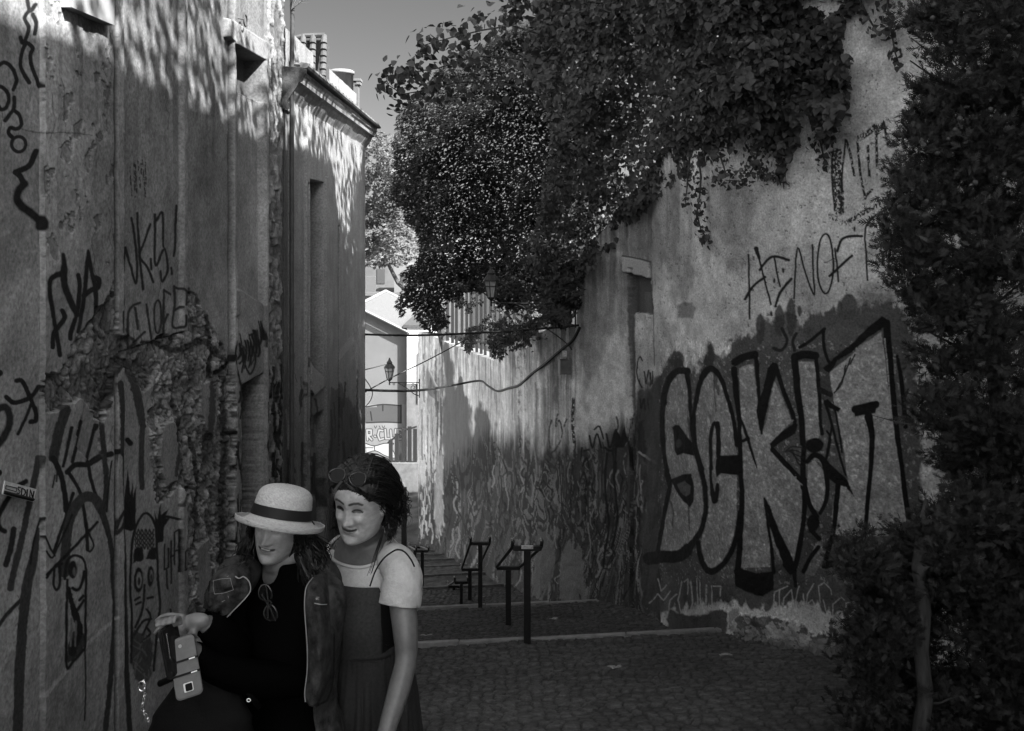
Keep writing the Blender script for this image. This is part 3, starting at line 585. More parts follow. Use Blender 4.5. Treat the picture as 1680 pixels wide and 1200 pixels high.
P_([(1142,640),(1150,620),(1165,610),(1180,622),(1192,660),(1204,720),(1208,748),(1208,790),(1208,850),(1200,890),(1184,922),(1168,934),(1156,922),(1150,890),(1157,840),(1156,800),(1148,770),(1140,735),(1140,690)], FI, 1, 1, 0.5)
P_([(1214,605),(1222,600),(1236,597),(1240,640),(1246,700),(1250,707),(1258,690),(1266,650),(1269,625),(1285,655),(1298,690),(1266,728),(1268,742),(1318,790),(1318,830),(1314,870),(1305,920),(1262,930),(1240,932),(1216,932),(1212,900),(1214,830)], FI, 1, 1, 0.5)
P_([(1309,594),(1336,594),(1340,640),(1345,712),(1340,722),(1322,722),(1316,680)], FI, 1, 1, 0.5); P_([(1325,762),(1336,756),(1350,772),(1354,800),(1352,825),(1345,840),(1332,832),(1324,805)], FI*1.1, 1, 1, 0.5)
P_([(1360,612),(1385,592),(1410,572),(1446,545),(1452,580),(1460,640),(1466,700),(1474,770),(1486,840),(1494,880),(1370,880),(1364,850),(1372,790),(1392,795),(1385,740),(1372,690),(1366,650)], FI*1.25, 1, 1, 1)
P_([(1406,572),(1420,562),(1446,552),(1450,575),(1430,582),(1405,590)], 0.30, 3, 0.8, 5); P_([(1350,548),(1365,540),(1410,535),(1420,545),(1392,560),(1362,585),(1354,570)], 0.11, 1, 0.9, 1)
P_([(1320,930),(1340,890),(1350,880),(1352,920),(1335,945),(1320,950)], 0.2, 1, 0.8, 2); P_([(1262,930),(1262,890),(1285,930),(1290,960),(1270,960)], 0.07, 1, 0.8, 2)
m_ = (U > 1080) & (U < 1530) & (V > 560) & (V < 960); fl = fbm(S*34, Z*34, 230, 3); Rw.c = np.where(m_ & (Rw.c > 0.1), Rw.c*(0.55+0.9*fl)*(0.72+0.6*fbm(S*5, Z*5, 231, 4)), Rw.c)
Rw.c = np.where(m_ & (fl > 0.70) & (Rw.c > 0.05), Rw.c+0.13, Rw.c)
Rs(11, [(1128,609),(1112,609),(1099,620),(1091,640),(1088,662)]); Rs([9,8,7.5,8,7,7,7,8], [(1088,662),(1086,700),(1088,740),(1095,778),(1099,800),(1094,830),(1086,865),(1079,905)])
Rs([9,6,4.5,5,6,7,7,9,10], [(1126,608),(1130,640),(1133,690),(1138,735),(1149,770),(1156,800),(1157,840),(1150,868),(1138,890)]); Rs(20, [(1064,917),(1088,914),(1112,913),(1128,902)], rag=1.5); Rs(12, [(1136,892),(1124,905)])
P_([(1103,702),(1108,697),(1114,698),(1124,712),(1135,728),(1138,748),(1122,744),(1112,748),(1106,738)], BK, 1, 1, 0.5); Rw.ell(1114, 728, 5, 7, 0.05)
P_([(1099,787),(1120,779),(1136,777),(1140,800),(1139,822),(1132,833),(1122,822),(1108,802)], BK, 1, 1, 0.5); P_([(1111,795),(1124,789),(1134,798),(1133,810),(1126,815),(1118,808)], 0.10, 1, 1, 1)
Rs([6,8,10,10,8,6,6,8], [(1141,660),(1146,632),(1156,612),(1166,605),(1178,615),(1189,640),(1200,680),(1208,730)]); Rs([7,6,6,9], [(1143,640),(1138,680),(1140,730),(1150,770)])
Rs(6, [(1165,770),(1164,740),(1165,710),(1169,695),(1175,704),(1177,740)]); Rs([3,5,7,9,6], [(1164,760),(1165,790),(1168,812),(1172,822),(1176,796)]); Rs(7, [(1175,695),(1177,725),(1177,750)])
P_([(1174,748),(1216,747),(1216,781),(1200,779),(1182,777),(1174,784),(1172,768)], BK, 1, 1, 0.8); Rs(1.6, [(1183,786),(1195,783),(1208,790)], val=0.38, gap=0.35)
Rs([6,7,9,11,9,8,7,7], [(1146,890),(1149,912),(1156,930),(1168,938),(1184,928),(1199,905),(1208,878),(1214,840)])
Rs([10,10,7,7,8,9,10], [(1206,606),(1208,650),(1212,700),(1214,770),(1217,830),(1213,890),(1210,935)]); Rs([13,12,12], [(1208,594),(1222,586),(1238,582)]); Rs([7,5,4,3], [(1240,580),(1243,630),(1246,680),(1249,712)])
P_([(1244,704),(1240,672),(1250,640),(1258,605),(1266,594),(1276,604),(1268,630),(1262,660),(1254,692),(1250,712)], BK, 1, 1, 0.8); Rs([8,7,7,6], [(1270,600),(1284,638),(1297,672),(1303,692)])
P_([(1302,682),(1307,700),(1304,712),(1278,728),(1266,738),(1263,728),(1278,712),(1300,696)], BK, 1, 1, 0.5); Rs([8,8,8], [(1268,738),(1290,762),(1316,790)]); Rs([8,8,7,9,9], [(1320,788),(1320,830),(1316,868),(1311,900),(1304,930)])
P_([(1204,935),(1216,933),(1240,941),(1268,938),(1268,968),(1250,980),(1226,972),(1206,962)], BK, 1.2, 1, 1.5); Rs([3,4,5,6], [(1254,818),(1260,860),(1265,905),(1268,940)])
P_([(1253,816),(1258,822),(1270,850),(1282,880),(1300,918),(1306,938),(1296,945),(1284,930),(1274,900),(1262,862)], BK, 1.2, 1, 1.5); Rs([8,5], [(1302,930),(1305,962)]); Rs([2,5,4,1.5], [(1212,685),(1222,708),(1232,742),(1241,768)]); Rs([4,6], [(1213,726),(1226,720)])
Rs([12,11,10,9], [(1302,588),(1305,620),(1312,672),(1317,728)]); Rs(13, [(1303,586),(1320,582),(1337,584)]); Rs([6,6,5,6], [(1338,586),(1342,630),(1345,690),(1348,712)]); Rw.ell(1336, 731, 15, 12, BK)
Rs(8, [(1319,735),(1317,765),(1318,800)]); Rs([7,9,9,8,7,6], [(1324,758),(1336,747),(1350,757),(1356,785),(1356,818),(1346,842)]); Rs([7,8,9], [(1321,798),(1328,828),(1340,848)]); Rw.ell(1334, 858, 11, 14, BK)
P_([(1350,748),(1362,762),(1378,776),(1392,790),(1402,816),(1388,800),(1372,795),(1356,784)], BK, 1.2, 1, 1.5); P_([(1351,658),(1357,655),(1366,664),(1379,670),(1374,677),(1366,673),(1356,668)], BK, 1, 1, 0.5)
Rs([5,4,4,3], [(1352,660),(1362,690),(1375,740),(1388,780)]); Rs(3, [(1368,670),(1374,700),(1381,742)], [(1356,708),(1362,722),(1356,752)], [(1364,700),(1356,745),(1352,770)]); Rs([9,8], [(1344,640),(1362,648)], val=0.02)
Rs([9,8,7,7], [(1375,792),(1371,835),(1366,875),(1354,925)]); Rs(7, [(1330,870),(1345,885)], [(1343,898),(1330,915),(1318,938)]); Rs(5, [(1312,570),(1325,562),(1345,546),(1352,540)], [(1350,542),(1352,575),(1362,600)]); Rs(5, [(1306,548),(1300,560),(1303,575)], [(1282,540),(1290,560),(1280,575),(1268,572)], val=0.02)
P_([(1350,605),(1372,584),(1400,562),(1424,538),(1448,519),(1456,524),(1450,538),(1424,556),(1398,578),(1374,592),(1360,614)], BK, 1.2, 1, 1.5); Rs([12,12,11,9,9,8], [(1455,530),(1460,600),(1466,660),(1473,720),(1481,790),(1496,880)])
Rs([5,7,7], [(1472,585),(1480,630),(1486,700)]); Rs(1.8, [(1452,556),(1457,610),(1463,680),(1472,750),(1480,820),(1488,880)], val=0.45, a=0.8, gap=0.3)
Rs([12,12], [(1402,672),(1437,664)]); P_([(1400,668),(1440,658),(1436,678),(1402,684)], BK, 1, 1, 0.5); Rs([14,9,7,7,6], [(1425,684),(1430,720),(1428,780),(1423,830),(1417,885)]); Rs(2, [(1412,692),(1418,715),(1422,738)], val=0.36)
Rs(2.2, [(1395,588),(1385,615),(1372,640)], [(1387,600),(1380,630),(1368,645)], [(1403,582),(1394,598)]); Rs(12, [(1355,928),(1372,924),(1388,926)], rag=2)
Rs(2.2, [(1130,832),(1131,870)], [(1098,815),(1106,840),(1104,862)], [(1170,625),(1172,650),(1174,675)], val=0.02, a=0.7); Rs([7,3], [(1172,618),(1178,648)], val=0.02, rag=2, a=0.7)
Rs(1.3, [(1240,790),(1243,830),(1248,880)], [(1290,800),(1304,792),(1306,780)], [(1190,820),(1200,845),(1198,870)], [(1264,725),(1300,690)], [(1268,748),(1316,796)], val=0.42, a=0.7, gap=0.4)
for q in range(5): Rs(1.4, [(1288+q*3,742-q),(1300+q*2,733+q*6),(1316,735+q*8)], val=0.02)
# thin-line tags above
Rs(2.7, [(1228,418),(1229,470),(1231,523)], [(1243,418),(1250,445),(1257,475),(1264,500)], val=0.014); Rs([7,4], [(1240,408),(1245,424)], val=0.014)
Rs(4, [(1223,491),(1235,470),(1254,455)], [(1246,443),(1257,428),(1270,421),(1294,427)], [(1271,503),(1279,480),(1298,458)], [(1362,453),(1376,440),(1398,420)], [(1375,412),(1381,394),(1395,388),(1415,388)], val=0.014)
Rs(2.7, [(1270,424),(1275,450),(1279,470)], [(1302,490),(1304,450),(1309,407),(1321,445),(1336,484),(1335,440),(1333,402)], [(1371,408),(1373,430),(1376,462)], [(1423,460),(1420,400),(1422,372),(1434,356),(1454,344)], val=0.014)
Rw.ring(1355, 433, 13, 49, 2.8, 0.014)
for a in ((1270,461),(1285,444),(1402,376),(1265,515)): Rw.ell(a[0], a[1], 2.2, 4.5, 0.014)
Rs(16, [(1372,252),(1375,290),(1377,345)], val=0.03, rag=2, gap=0.42); Rs(3, [(1366,250),(1366,300),(1370,345)], [(1387,230),(1383,280),(1380,340)], [(1364,250),(1378,246)], gap=0.25, val=0.02)
Rs(4, [(1388,230),(1396,255),(1403,288)], [(1407,225),(1412,280),(1420,326)], [(1437,205),(1440,275)], [(1447,212),(1450,200),(1457,240)], [(1425,240),(1428,290)], [(1420,322),(1432,312)], gap=0.36, val=0.02)
Rs(9, [(1410,228),(1425,218),(1436,208)], gap=0.42, val=0.03); Rs(8, [(1363,354),(1385,366),(1412,352),(1442,336)], gap=0.5, val=0.03)
# chalky scrawl at the foot of the wall
WC = 0.45
def Cs(*l): Rs(1.5, *l, val=WC, soft=0.9, a=0.85, gap=0.25, curve=False)
Cs([(1268,998),(1270,972),(1292,962)], [(1278,968),(1277,1010)], [(1284,995),(1285,982),(1298,968),(1300,990),(1297,1012)], [(1311,962),(1303,992),(1311,1014),(1320,1000),(1318,975)], [(1335,958),(1325,975),(1320,1005)], [(1322,992),(1332,985),(1340,1000),(1345,1012)],
   [(1345,990),(1343,962),(1352,956),(1362,966),(1364,976)], [(1350,985),(1358,1020)], [(1366,1012),(1366,992),(1380,980),(1385,985)], [(1387,1012),(1388,990),(1400,988),(1402,1002),(1393,1015)], [(1404,1000),(1412,990),(1410,1010)], [(1375,1005),(1390,1000)])
Cs([(1066,990),(1080,975),(1090,985),(1100,970)], [(1098,1010),(1100,985),(1110,975)], [(1118,955),(1112,985),(1120,1012),(1125,990)], [(1122,955),(1130,950),(1128,975)], [(1134,955),(1138,990),(1128,1015),(1140,1020)], [(1144,950),(1146,1000)], [(1150,955),(1150,1010),(1156,1020)],
   [(1168,962),(1183,962),(1182,978)], [(1168,962),(1168,1000),(1183,992)], [(1192,990),(1190,1020)], [(1196,990),(1202,985)], [(1080,950),(1085,970),(1095,960)], [(1106,1010),(1114,1018),(1120,1000)], [(1160,960),(1158,1025)])
P_([(1095,1016),(1100,1000),(1140,1012),(1175,1000),(1192,1005),(1192,1060),(1095,1060)], 0.018, 2, 0.9, 4); P_([(1194,1005),(1200,1000),(1210,998),(1212,1015),(1204,1030),(1194,1030)], 0.27, 2, 0.9, 3); P_([(1222,1012),(1232,1008),(1232,1025),(1222,1026)], 0.3, 2, 0.8, 4)
# broken plaster along the base
sl, al = P_([(1195,1030),(1210,1008),(1262,1012),(1300,1018),(1335,1040),(1358,1046),(1364,1010),(1376,1005),(1392,1050),(1410,1130),(1300,1130)], None, 2, 1, 9, 7)
r_ = fbm(Rw.SS[sl]*9, Z[sl]*9, 241, 5); Rw.c[sl] = Rw.c[sl]*(1-al)+al*0.36*np.where(fbm(Rw.SS[sl]*5, Z[sl]*7, 243, 4) > 0.5, 1.0, 0.35)*(0.3+1.3*r_); Rw.h[sl] += al*(0.045*(r_-0.35))
sl, al = P_([(1395,1010),(1500,1000),(1520,1130),(1400,1130)], None, 4, 1, 9, 7); Rw.c[sl] = Rw.c[sl]*(1-al)+al*0.12*(0.3+1.3*fbm(Rw.SS[sl]*9, Z[sl]*9, 242, 5))
plasterR = mat('painted_plaster', attr='paint', rough=0.88, noise=0.38, nscale=55, bump=0.6, bscale=110, bump_d=0.004, spec=0.2)
gw = empty('retaining_wall', (2.0, 8.85, -4.0)); tag(gw, 'tall curving retaining wall covered in tags with huge block letters beside the ramp', 'wall')
Rw.build('wall_face', plasterR, gw, back=0.45)
# loose plaster rubble heaped against the foot
rm = mat('plaster_rubble', 0.14, noise=0.4, nscale=10, bump=0.4, bscale=60)
rb = MB()
for q in range(150):
    u = random.uniform(1205, 1500); D = float(depthR(u))-random.uniform(0.0, 0.22); X = (u-CX)/F*D; s_ = random.uniform(0.012, 0.05)*(1.3 if u > 1330 else 0.8)
    M = Matrix.Translation((X, D, gzf(X, D)+s_*0.3)) @ Matrix.Rotation(random.uniform(0, 6), 4, Vector((random.random(), random.random(), random.random()+0.1)).normalized())
    v8 = [Vector((sx*random.uniform(0.5, 1), sy*random.uniform(0.5, 1), sz*random.uniform(0.3, 0.8)))*s_ for sx in (-1, 1) for sy in (-1, 1) for sz in (-1, 1)]
    rb.add([M @ p for p in v8], ((0,1,3,2),(4,6,7,5),(0,4,5,1),(2,3,7,6),(0,2,6,4),(1,5,7,3)))
tag(rb.build('plaster_rubble', rm), 'crumbled pale plaster lying along the foot of the lettered wall', 'rubble', kind='stuff')

# unseen tall house right of the frame, added to shade the alley
th = empty('shade_house', (7, 0, -2)); tag(th, 'tall plain plastered house out of view at the right, added to shade the alley', 'house')
b = MB(); b.box((4.02, -9, -3.9), (12, 6.72, 7.30)); b.build('wall', mat('grey_plaster', 0.16, noise=0.3, nscale=2, bump=0.4, bscale=30), th)
b = MB(); b.box((3.9, -9.2, 7.30), (12.2, 6.85, 7.45)); b.build('eaves', corn, th)
# garden terrace held up by the wall
gp = [(2.6,9.3),(2.3,10.4),(2.1,12),(0.9,14.2),(-0.1,18.6),(-1.4,26.5),(-2.6,42),(30,42),(30,6.6),(4.3,6.75)]
zt = [1.6,0.4,-0.9,-2.6,-3.6,-4.6,-5.6,-5.6,1.6,1.6]
b = MB(); b.add([(x, y, z) for (x, y), z in zip(gp, zt)], [(9,0,1),(9,1,8),(1,2,8),(2,3,8),(3,4,8),(4,5,7),(4,7,8),(5,6,7)]); tag(b.build('garden_ground', mat('garden_soil', 0.06, noise=0.4, nscale=3)), kind='structure')

# ---------------------------------------------------------------- fence, bracket lamp, box and cables on the right
iron = mat('wrought_iron', 0.012, rough=0.55, noise=0.3, nscale=40, spec=0.4)
fe = empty('iron_fence', (0, 20, -4)); tag(fe, 'black iron bar fence on top of the low curved wall under the hanging leaves', 'fence')
for u in np.arange(728, 838, 7.6):
    u = u+random.uniform(-1, 1); D = float(depthR(u))+0.18; X = (u-CX)/F*float(depthR(u))+0.1; z0 = float(ztopR(u))-0.05
    b = MB(); r_ = 0.028*D/18; b.box((X-r_, D-r_, z0), (X+r_, D+r_, z0+1.75)); b.add([(X-r_*1.3, D-r_, z0+1.75), (X+r_*1.3, D-r_, z0+1.75), (X+r_*1.3, D+r_, z0+1.75), (X-r_*1.3, D+r_, z0+1.75), (X, D, z0+1.93)], ((0,1,4),(1,2,4),(2,3,4),(3,0,4))); b.build('bar', iron, fe)
b = MB()
for h_ in (0.25, 1.55):
    b.tube([((u-CX)/F*float(depthR(u))+0.1, float(depthR(u))+0.18, float(ztopR(u))+h_) for u in np.arange(726, 838, 8)], 0.03, 6)
b.build('rail', iron, fe)

glass = mat('lamp_glass', 0.30, rough=0.15, spec=0.5)
def lantern(root, M, s=1.0):
    """six-sided street lantern, base at the origin of M"""
    n = 6; R_ = Matrix.Scale(s, 4)
    b = MB()
    for k in range(n):
        a = 2*math.pi*k/n+0.3; b.tube([M @ R_ @ Vector((0.085*math.cos(a), 0.085*math.sin(a), 0.08)), M @ R_ @ Vector((0.165*math.cos(a), 0.165*math.sin(a), 0.46))], 0.011*s, 5)
    for r_, z in ((0.09, 0.08), (0.17, 0.46), (0.148, 0.34)):
        b.tube([M @ R_ @ Vector((r_*math.cos(2*math.pi*k/n+0.3), r_*math.sin(2*math.pi*k/n+0.3), z)) for k in range(n+1)], 0.012*s, 5)
    b.lathe([(0.02, 0), (0.05, 0.03), (0.09, 0.06), (0.085, 0.085)], 12, M=M @ R_); b.build('lamp_frame', iron, root)
    b = MB(); b.lathe([(0.075, 0.085), (0.152, 0.455)], 6, M=M @ R_ @ Matrix.Rotation(0.3, 4, 'Z')); b.build('lamp_glass', glass, root)
    b = MB(); b.lathe([(0.19, 0.455), (0.185, 0.48), (0.12, 0.56), (0.09, 0.60), (0.10, 0.63), (0.07, 0.67), (0.05, 0.70), (0.035, 0.72), (0.03, 0.76), (0.005, 0.79)], 12, M=M @ R_); b.build('lamp_cap', iron, root)
def scroll(c, r0, turns, dirv, a0=0.0, n=26):
    """a flat spiral of iron in the plane of dirv and z"""
    d = Vector(dirv).normalized(); return [Vector(c)+d*(r0*(1-0.8*i/n)*math.cos(a0+turns*2*math.pi*i/n))+Vector((0,0,r0*(1-0.8*i/n)*math.sin(a0+turns*2*math.pi*i/n))) for i in range(n+1)]
def bracket_lamp(name, label, wallpt, armend, s, grp=None):
    wv, ae = Vector(wallpt), Vector(armend); root = empty(name, wv); tag(root, label, 'street lamp', grp)
    d = (ae-wv); Ln = d.length; dn = d.normalized(); b = MB()
    b.tube([wv, ae], 0.018*s, 6); b.tube([wv+Vector((0,0,0.12*s)), wv+Vector((0,0,-0.5*s))], 0.02*s, 6)
    b.tube([wv+Vector((0,0,-0.45*s)), wv+dn*Ln*0.18+Vector((0,0,-0.38*s)), wv+dn*Ln*0.45+Vector((0,0,-0.16*s)), wv+dn*Ln*0.7+Vector((0,0,-0.02*s))], 0.014*s, 6)
    b.tube(scroll(wv+dn*Ln*0.2+Vector((0,0,-0.17*s)), 0.14*s, 1.6, dn, 1.0), 0.012*s, 5); b.tube(scroll(wv+dn*Ln*0.52+Vector((0,0,-0.075*s)), 0.065*s, 1.4, dn, 2.0), 0.010*s, 5)
    b.tube(scroll(wv+dn*Ln*0.86+Vector((0,0,-0.05*s)), 0.05*s, 1.3, dn, 0.5), 0.009*s, 5); b.tube([ae-Vector((0,0,0.08*s)), ae+Vector((0,0,0.05*s))], 0.025*s, 6)
    b.build('bracket', iron, root); lantern(root, Matrix.Translation(ae+Vector((0,0,0.04*s))), s)
    return root
D_ = 35.0; bracket_lamp('bracket_lamp', 'small six-sided lantern on a scrolled bracket against the pale far house', at(688, 628, D_), at(639, 628, D_), 1.15)
D_ = 12.35; bracket_lamp('bracket_lamp', 'dark lantern on a long scrolled iron arm half hidden among the leaves', at(944, 500, D_), at(806, 497, D_+0.5), 0.62)

def cable(label, pts, r=0.012):
    b = MB(); P = [at(*p) for p in pts]; out = []
    Q = [P[0]]+P+[P[-1]]
    for k in range(len(P)-1):
        for t in np.arange(0, 1, 0.2):
            p0, p1, p2, p3 = Q[k:k+4]; out.append(0.5*((2*p1)+(p2-p0)*t+(2*p0-5*p1+4*p2-p3)*t*t+(3*p1-p0-3*p2+p3)*t**3))
    out.append(P[-1]); b.tube(out, r, 6)
    return tag(b.build('cable', cab), label, 'cable')
cab = mat('black_cable', 0.015, rough=0.5)
dR = lambda u: float(depthR(u))-0.06
cable('thick straight overhead cable crossing the alley above the small far lantern', [(598,549,13.9),(660,550.5,13.6),(720,549.5,13.3),(800,545.5,13.0),(870,541,12.9),(925,536.5,12.7),(949,534,12.5)], 0.017)
cable('sagging cable bundle that crosses low and then snakes up the right wall to the bracket', [(598,640,13.9),(640,641.5,14.5),(690,640.5,15.5),(740,633,dR(790)),(786,625,dR(790)),(800,633,dR(800)),(816,642,dR(816)),(835,637,dR(835)),(852,632,dR(852)),(872,614,dR(872)),(893,598,dR(893)),(920,575,dR(920)),(940,558,dR(940)),(951,538,12.5)], 0.022)
cable('thin slanting wire from the left house corner up into the leaves by the fence', [(598,644,13.9),(640,621,14.2),(700,592,14.6),(760,560,14.8),(815,530,14.8),(870,497,14)], 0.009)
cable('thin wire running from the left house corner to the far lantern', [(598,607,13.9),(615,603,20),(634,598,34)], 0.010)
cable('loose loop of wire hanging from the left house corner', [(599,622,13.9),(607,634,13.9),(611,645,13.9),(608,657,13.9),(599,668,13.9)], 0.007)
cable('short slack wire tying the long cable to the wall conduit', [(895,538,12.8),(915,552,dR(915)),(932,566,dR(932)),(938,574,dR(938))], 0.008)
bx = empty('meter_box', at(929, 612, dR(929))); tag(bx, 'small grey metal junction box on the wall below the bracket lamp', 'junction box')
D_ = dR(929); b = MB(); b.box(tuple(at(918, 613, D_+0.04)-Vector((0,0.10,0))), tuple(at(942, 589, D_+0.12))); b.build('box_body', mat('grey_metal', 0.10, rough=0.6, noise=0.3, nscale=12), bx, bevel=0.006)
b = MB(); b.box(tuple(at(915.5, 612, D_)-Vector((0,0.085,0))), tuple(at(918.5, 590, D_+0.02))); b.build('box_door_edge', mat('pale_edge', 0.4), bx)
b = MB(); b.box(tuple(at(922, 586, D_)-Vector((0,0.03,0))), tuple(at(930, 575, D_+0.06))); b.build('label_plate', mat('pale_plate', 0.45, noise=0.5, nscale=60), bx)
b = MB(); b.tube([at(936, 500, D_-0.02), at(936, 590, D_-0.02)], 0.017, 6); b.build('conduit', iron, bx)

# ---------------------------------------------------------------- hand rails down the middle of the steps
rail_m = mat('rail_paint', 0.012, rough=0.45, noise=0.4, nscale=30, spec=0.4); worn_m = mat('worn_steel', 0.55, rough=0.35, metal=0.6, noise=0.3, nscale=40)
def handrail(label, p_near, p_far, gap=0.27, extra=0.35, rp=0.028):
    """two posts joined by a pair of sloping rails; points are rail height"""
    a, c = Vector(p_near), Vector(p_far); root = empty('handrail', (a.x, a.y, gzf(a.x, a.y))); tag(root, label, 'handrail', 'hand rails down the middle of the steps')
    for p in (a, c):
        zb = gzf(p.x, p.y)-0.05; b = MB(); b.box((p.x-rp, p.y-rp, zb), (p.x+rp, p.y+rp, p.z-0.03)); b.build('post', rail_m, root, bevel=0.004)
    d = (c-a).normalized(); s_ = Vector((gap/2, 0, 0))
    for sg in (-1, 1):
        b = MB(); b.tube([a+s_*sg+Vector((0,0,0.05))-d*0.03, a+s_*sg+d*0.03, a+s_*sg+d*0.2, c+s_*sg-d*0.12, c+s_*sg, c+s_*sg+Vector((0,0,0.04))+d*0.03], 0.017, 8); b.build('rail', rail_m, root, True)
        for p in (a, c): b = MB(); b.tube([p+s_*sg+Vector((0,-0.02,0.045)), p+s_*sg+Vector((-0.012,-0.026,0.085))], 0.0085, 6); b.build('worn_tip', worn_m, root)
    for p in (a, c):
        b = MB(); b.box((p.x-gap/2, p.y-0.022, p.z-0.035), (p.x+gap/2, p.y+0.022, p.z+0.005)); b.build('cross_bar', rail_m, root, bevel=0.004)
    return root
h1 = handrail('nearest double hand rail, with a pale sticker on its top bar', at(865, 897, 8.55), at(834, 930, 10.6), rp=0.032)
b = MB(); q = at(865, 895, 8.5); b.box((q.x-0.055, q.y-0.035, q.z-0.022), (q.x+0.055, q.y-0.018, q.z+0.006)); b.build('sticker', mat('pale_sticker', 0.38, noise=0.5, nscale=50), h1)
handrail('second double hand rail down, standing on the next kerb', at(788, 890, 11.95), at(771, 933, 13.9), 0.25)
handrail('low third hand rail in the gap left of the second one', at(757, 954, 13.2), at(745, 961, 15.2), 0.19, rp=0.022)
handrail('farthest low hand rail beside the shoulder of the woman in white', at(693, 903, 16.2), at(681, 897, 18.4), 0.22)
D_ = 33.0; q = at(663, 800, D_); b = MB(); b.box((q.x-0.09, q.y-0.09, gzf(q.x, q.y)-0.1), (q.x+0.09, q.y+0.09, q.z)); b.box((q.x-0.11, q.y-0.11, gzf(q.x, q.y)-0.1), (q.x+0.11, q.y+0.11, gzf(q.x, q.y)+0.25))
tag(b.build('metal_post', rail_m, bevel=0.01), 'tall square dark post low down the alley behind the dark-haired woman', 'post')

# ---------------------------------------------------------------- houses at the bottom of the alley
hg = empty('gable_house', (-10, 56, -13.8)); tag(hg, 'grey gabled house closing the alley, painted with club lettering and a fish', 'house')
fw = Wall(np.arange(560, 666.5, 0.45), np.concatenate([np.arange(380, 640, 3.0), np.arange(640, 800, 0.6)]), lambda u: 50+0*u, lambda u: np.where(u < 587, -4.47-(587-u)*0.016, -(504+(u-587)*0.5-HY)/F*50), lambda X, D: -13.9+0*X)
U, V = fw.U, fw.V; fw.c = 0.10*(0.85+0.3*fbm(U/30, V/30, 301, 4)); fw.nx[:] = 0; fw.ny[:] = -1
fw.c = np.where(V > 664, 0.13*(0.8+0.4*fbm(U/9, V/9, 302, 4)), fw.c)
fw.poly([(560,672),(618,668),(618,664),(658,665),(658,693),(602,694),(560,696)], 0.045, 0.5, 1, 0.5)
for l in ([(601,694),(630,693),(658,694)], [(601,668),(628,664),(658,666)], [(658,665),(658,694)], [(628,664),(628,674)], [(608,676),(610,690)]): fw.stroke(l, 2, 0.01, 0.5)
def club(l, w): 
    for a in l: fw.stroke(a, w, 0.01, 0.5, curve=False)
    for a in l: fw.stroke(a, w-2.4, 0.17, 0.5, curve=False)
lt = [[(603,722),(602,706),(609,706),(609,714),(603,714),(610,722)], [(615,716),(616,716.5)], [(628,707),(622,706),(620,714),(623,722),(629,720)], [(632,705),(633,720),(639,720)], [(641,706),(642,719),(648,719),(649,705)], [(653,705),(654,721),(660,720),(661,714),(655,713),(660,709),(658,705),(653,705)]]
club(lt, 5.0)
for a in ([(614,699),(616,703),(618,699)], [(622,699),(624,703)], [(627,699),(629,703),(631,699)]): fw.stroke(a, 1.0, 0.02, 0.4)
fw.poly([(600,728),(614,732),(630,728),(646,728),(640,733),(646,742),(648,752),(632,748),(616,740),(602,744)], 0.25, 0.4, 1, 0.5)
for a in ([(600,728),(614,732),(630,728),(646,728),(640,733),(646,742),(648,752),(632,748),(616,740),(600,744)], [(614,732),(615,740)], [(600,735),(612,735)]): fw.stroke(a, 1.4, 0.01, 0.4)
fw.poly([(600,748),(640,752),(664,742),(664,800),(600,800)], 0.05, 2, 0.7, 6, 5)
for q in range(16): fw.stroke([(random.uniform(600,650),random.uniform(756,790)),(random.uniform(610,660),random.uniform(750,770))], 0.9, 0.03, 0.4)
fwm = mat('house_plaster', attr='paint', rough=0.9, bump=0.2, bscale=8); fw.build('facade', fwm, hg, back=0.3)
Xe, ze, Xr, zr = -5.83, -5.77, -8.43, -4.47
tile = mat('roof_tile', 0.09, noise=0.25, nscale=6, bump=1.0, bscale=3, stretch=(1, 6, 1), bump_d=0.05)
b = MB(); b.add([(Xr,49.7,zr+0.05),(Xe+0.25,49.7,ze-0.08),(Xe+0.25,61,ze-0.08),(Xr,61,zr+0.05),(Xr-6,49.7,zr-3),(Xr-6,61,zr-3)], ((0,1,2,3),(0,3,5,4))); b.build('roof', tile, hg)
b = MB(); b.tube([(Xr,49.6,zr+0.06),(Xe+0.28,49.6,ze-0.07)], 0.075, 6); b.tube([(Xr,49.6,zr+0.1),(Xr,61,zr+0.1)], 0.09, 6)
b.tube([(Xr,61,zr+0.08),(Xe+0.28,61,ze-0.05)], 0.11, 6)
b.build('verge', mat('white_verge', 0.17), hg)
b = MB(); b.box((-13,50.3,-13.8),(Xe-0.05,60.9,-6.6)); b.build('side_wall', mat('side_plaster', 0.13), hg)
wh = empty('white_house', (-4.5, 52, -13.8)); tag(wh, 'narrow bright white house wall catching the sun right of the grey gable', 'house')
wm = mat('white_wall', 0.42, noise=0.15, nscale=2); b = MB(); b.box((-5.7,49.6,-8.6),(-4.5,56,-5.55)); b.build('upper_wall', wm, wh)
b = MB(); b.box((-5.72,49.62,-13.9),(-4.5,56,-8.6)); b.build('shaded_lower_wall', mat('shade_grey_wall', 0.10, noise=0.3, nscale=2), wh)  # same white wall lower down, its shade put into a darker grey
b = MB(); b.box((-5.9,49.5,-5.55),(-4.4,56.1,-5.4)); b.build('eaves', mat('eaves_tile', 0.05, noise=0.3, nscale=8), wh)
b = MB(); b.box((-5.1,49.53,-9.6),(-4.5,49.61,-6.9)); b.build('shutter', mat('pale_shutter', 0.3), wh)
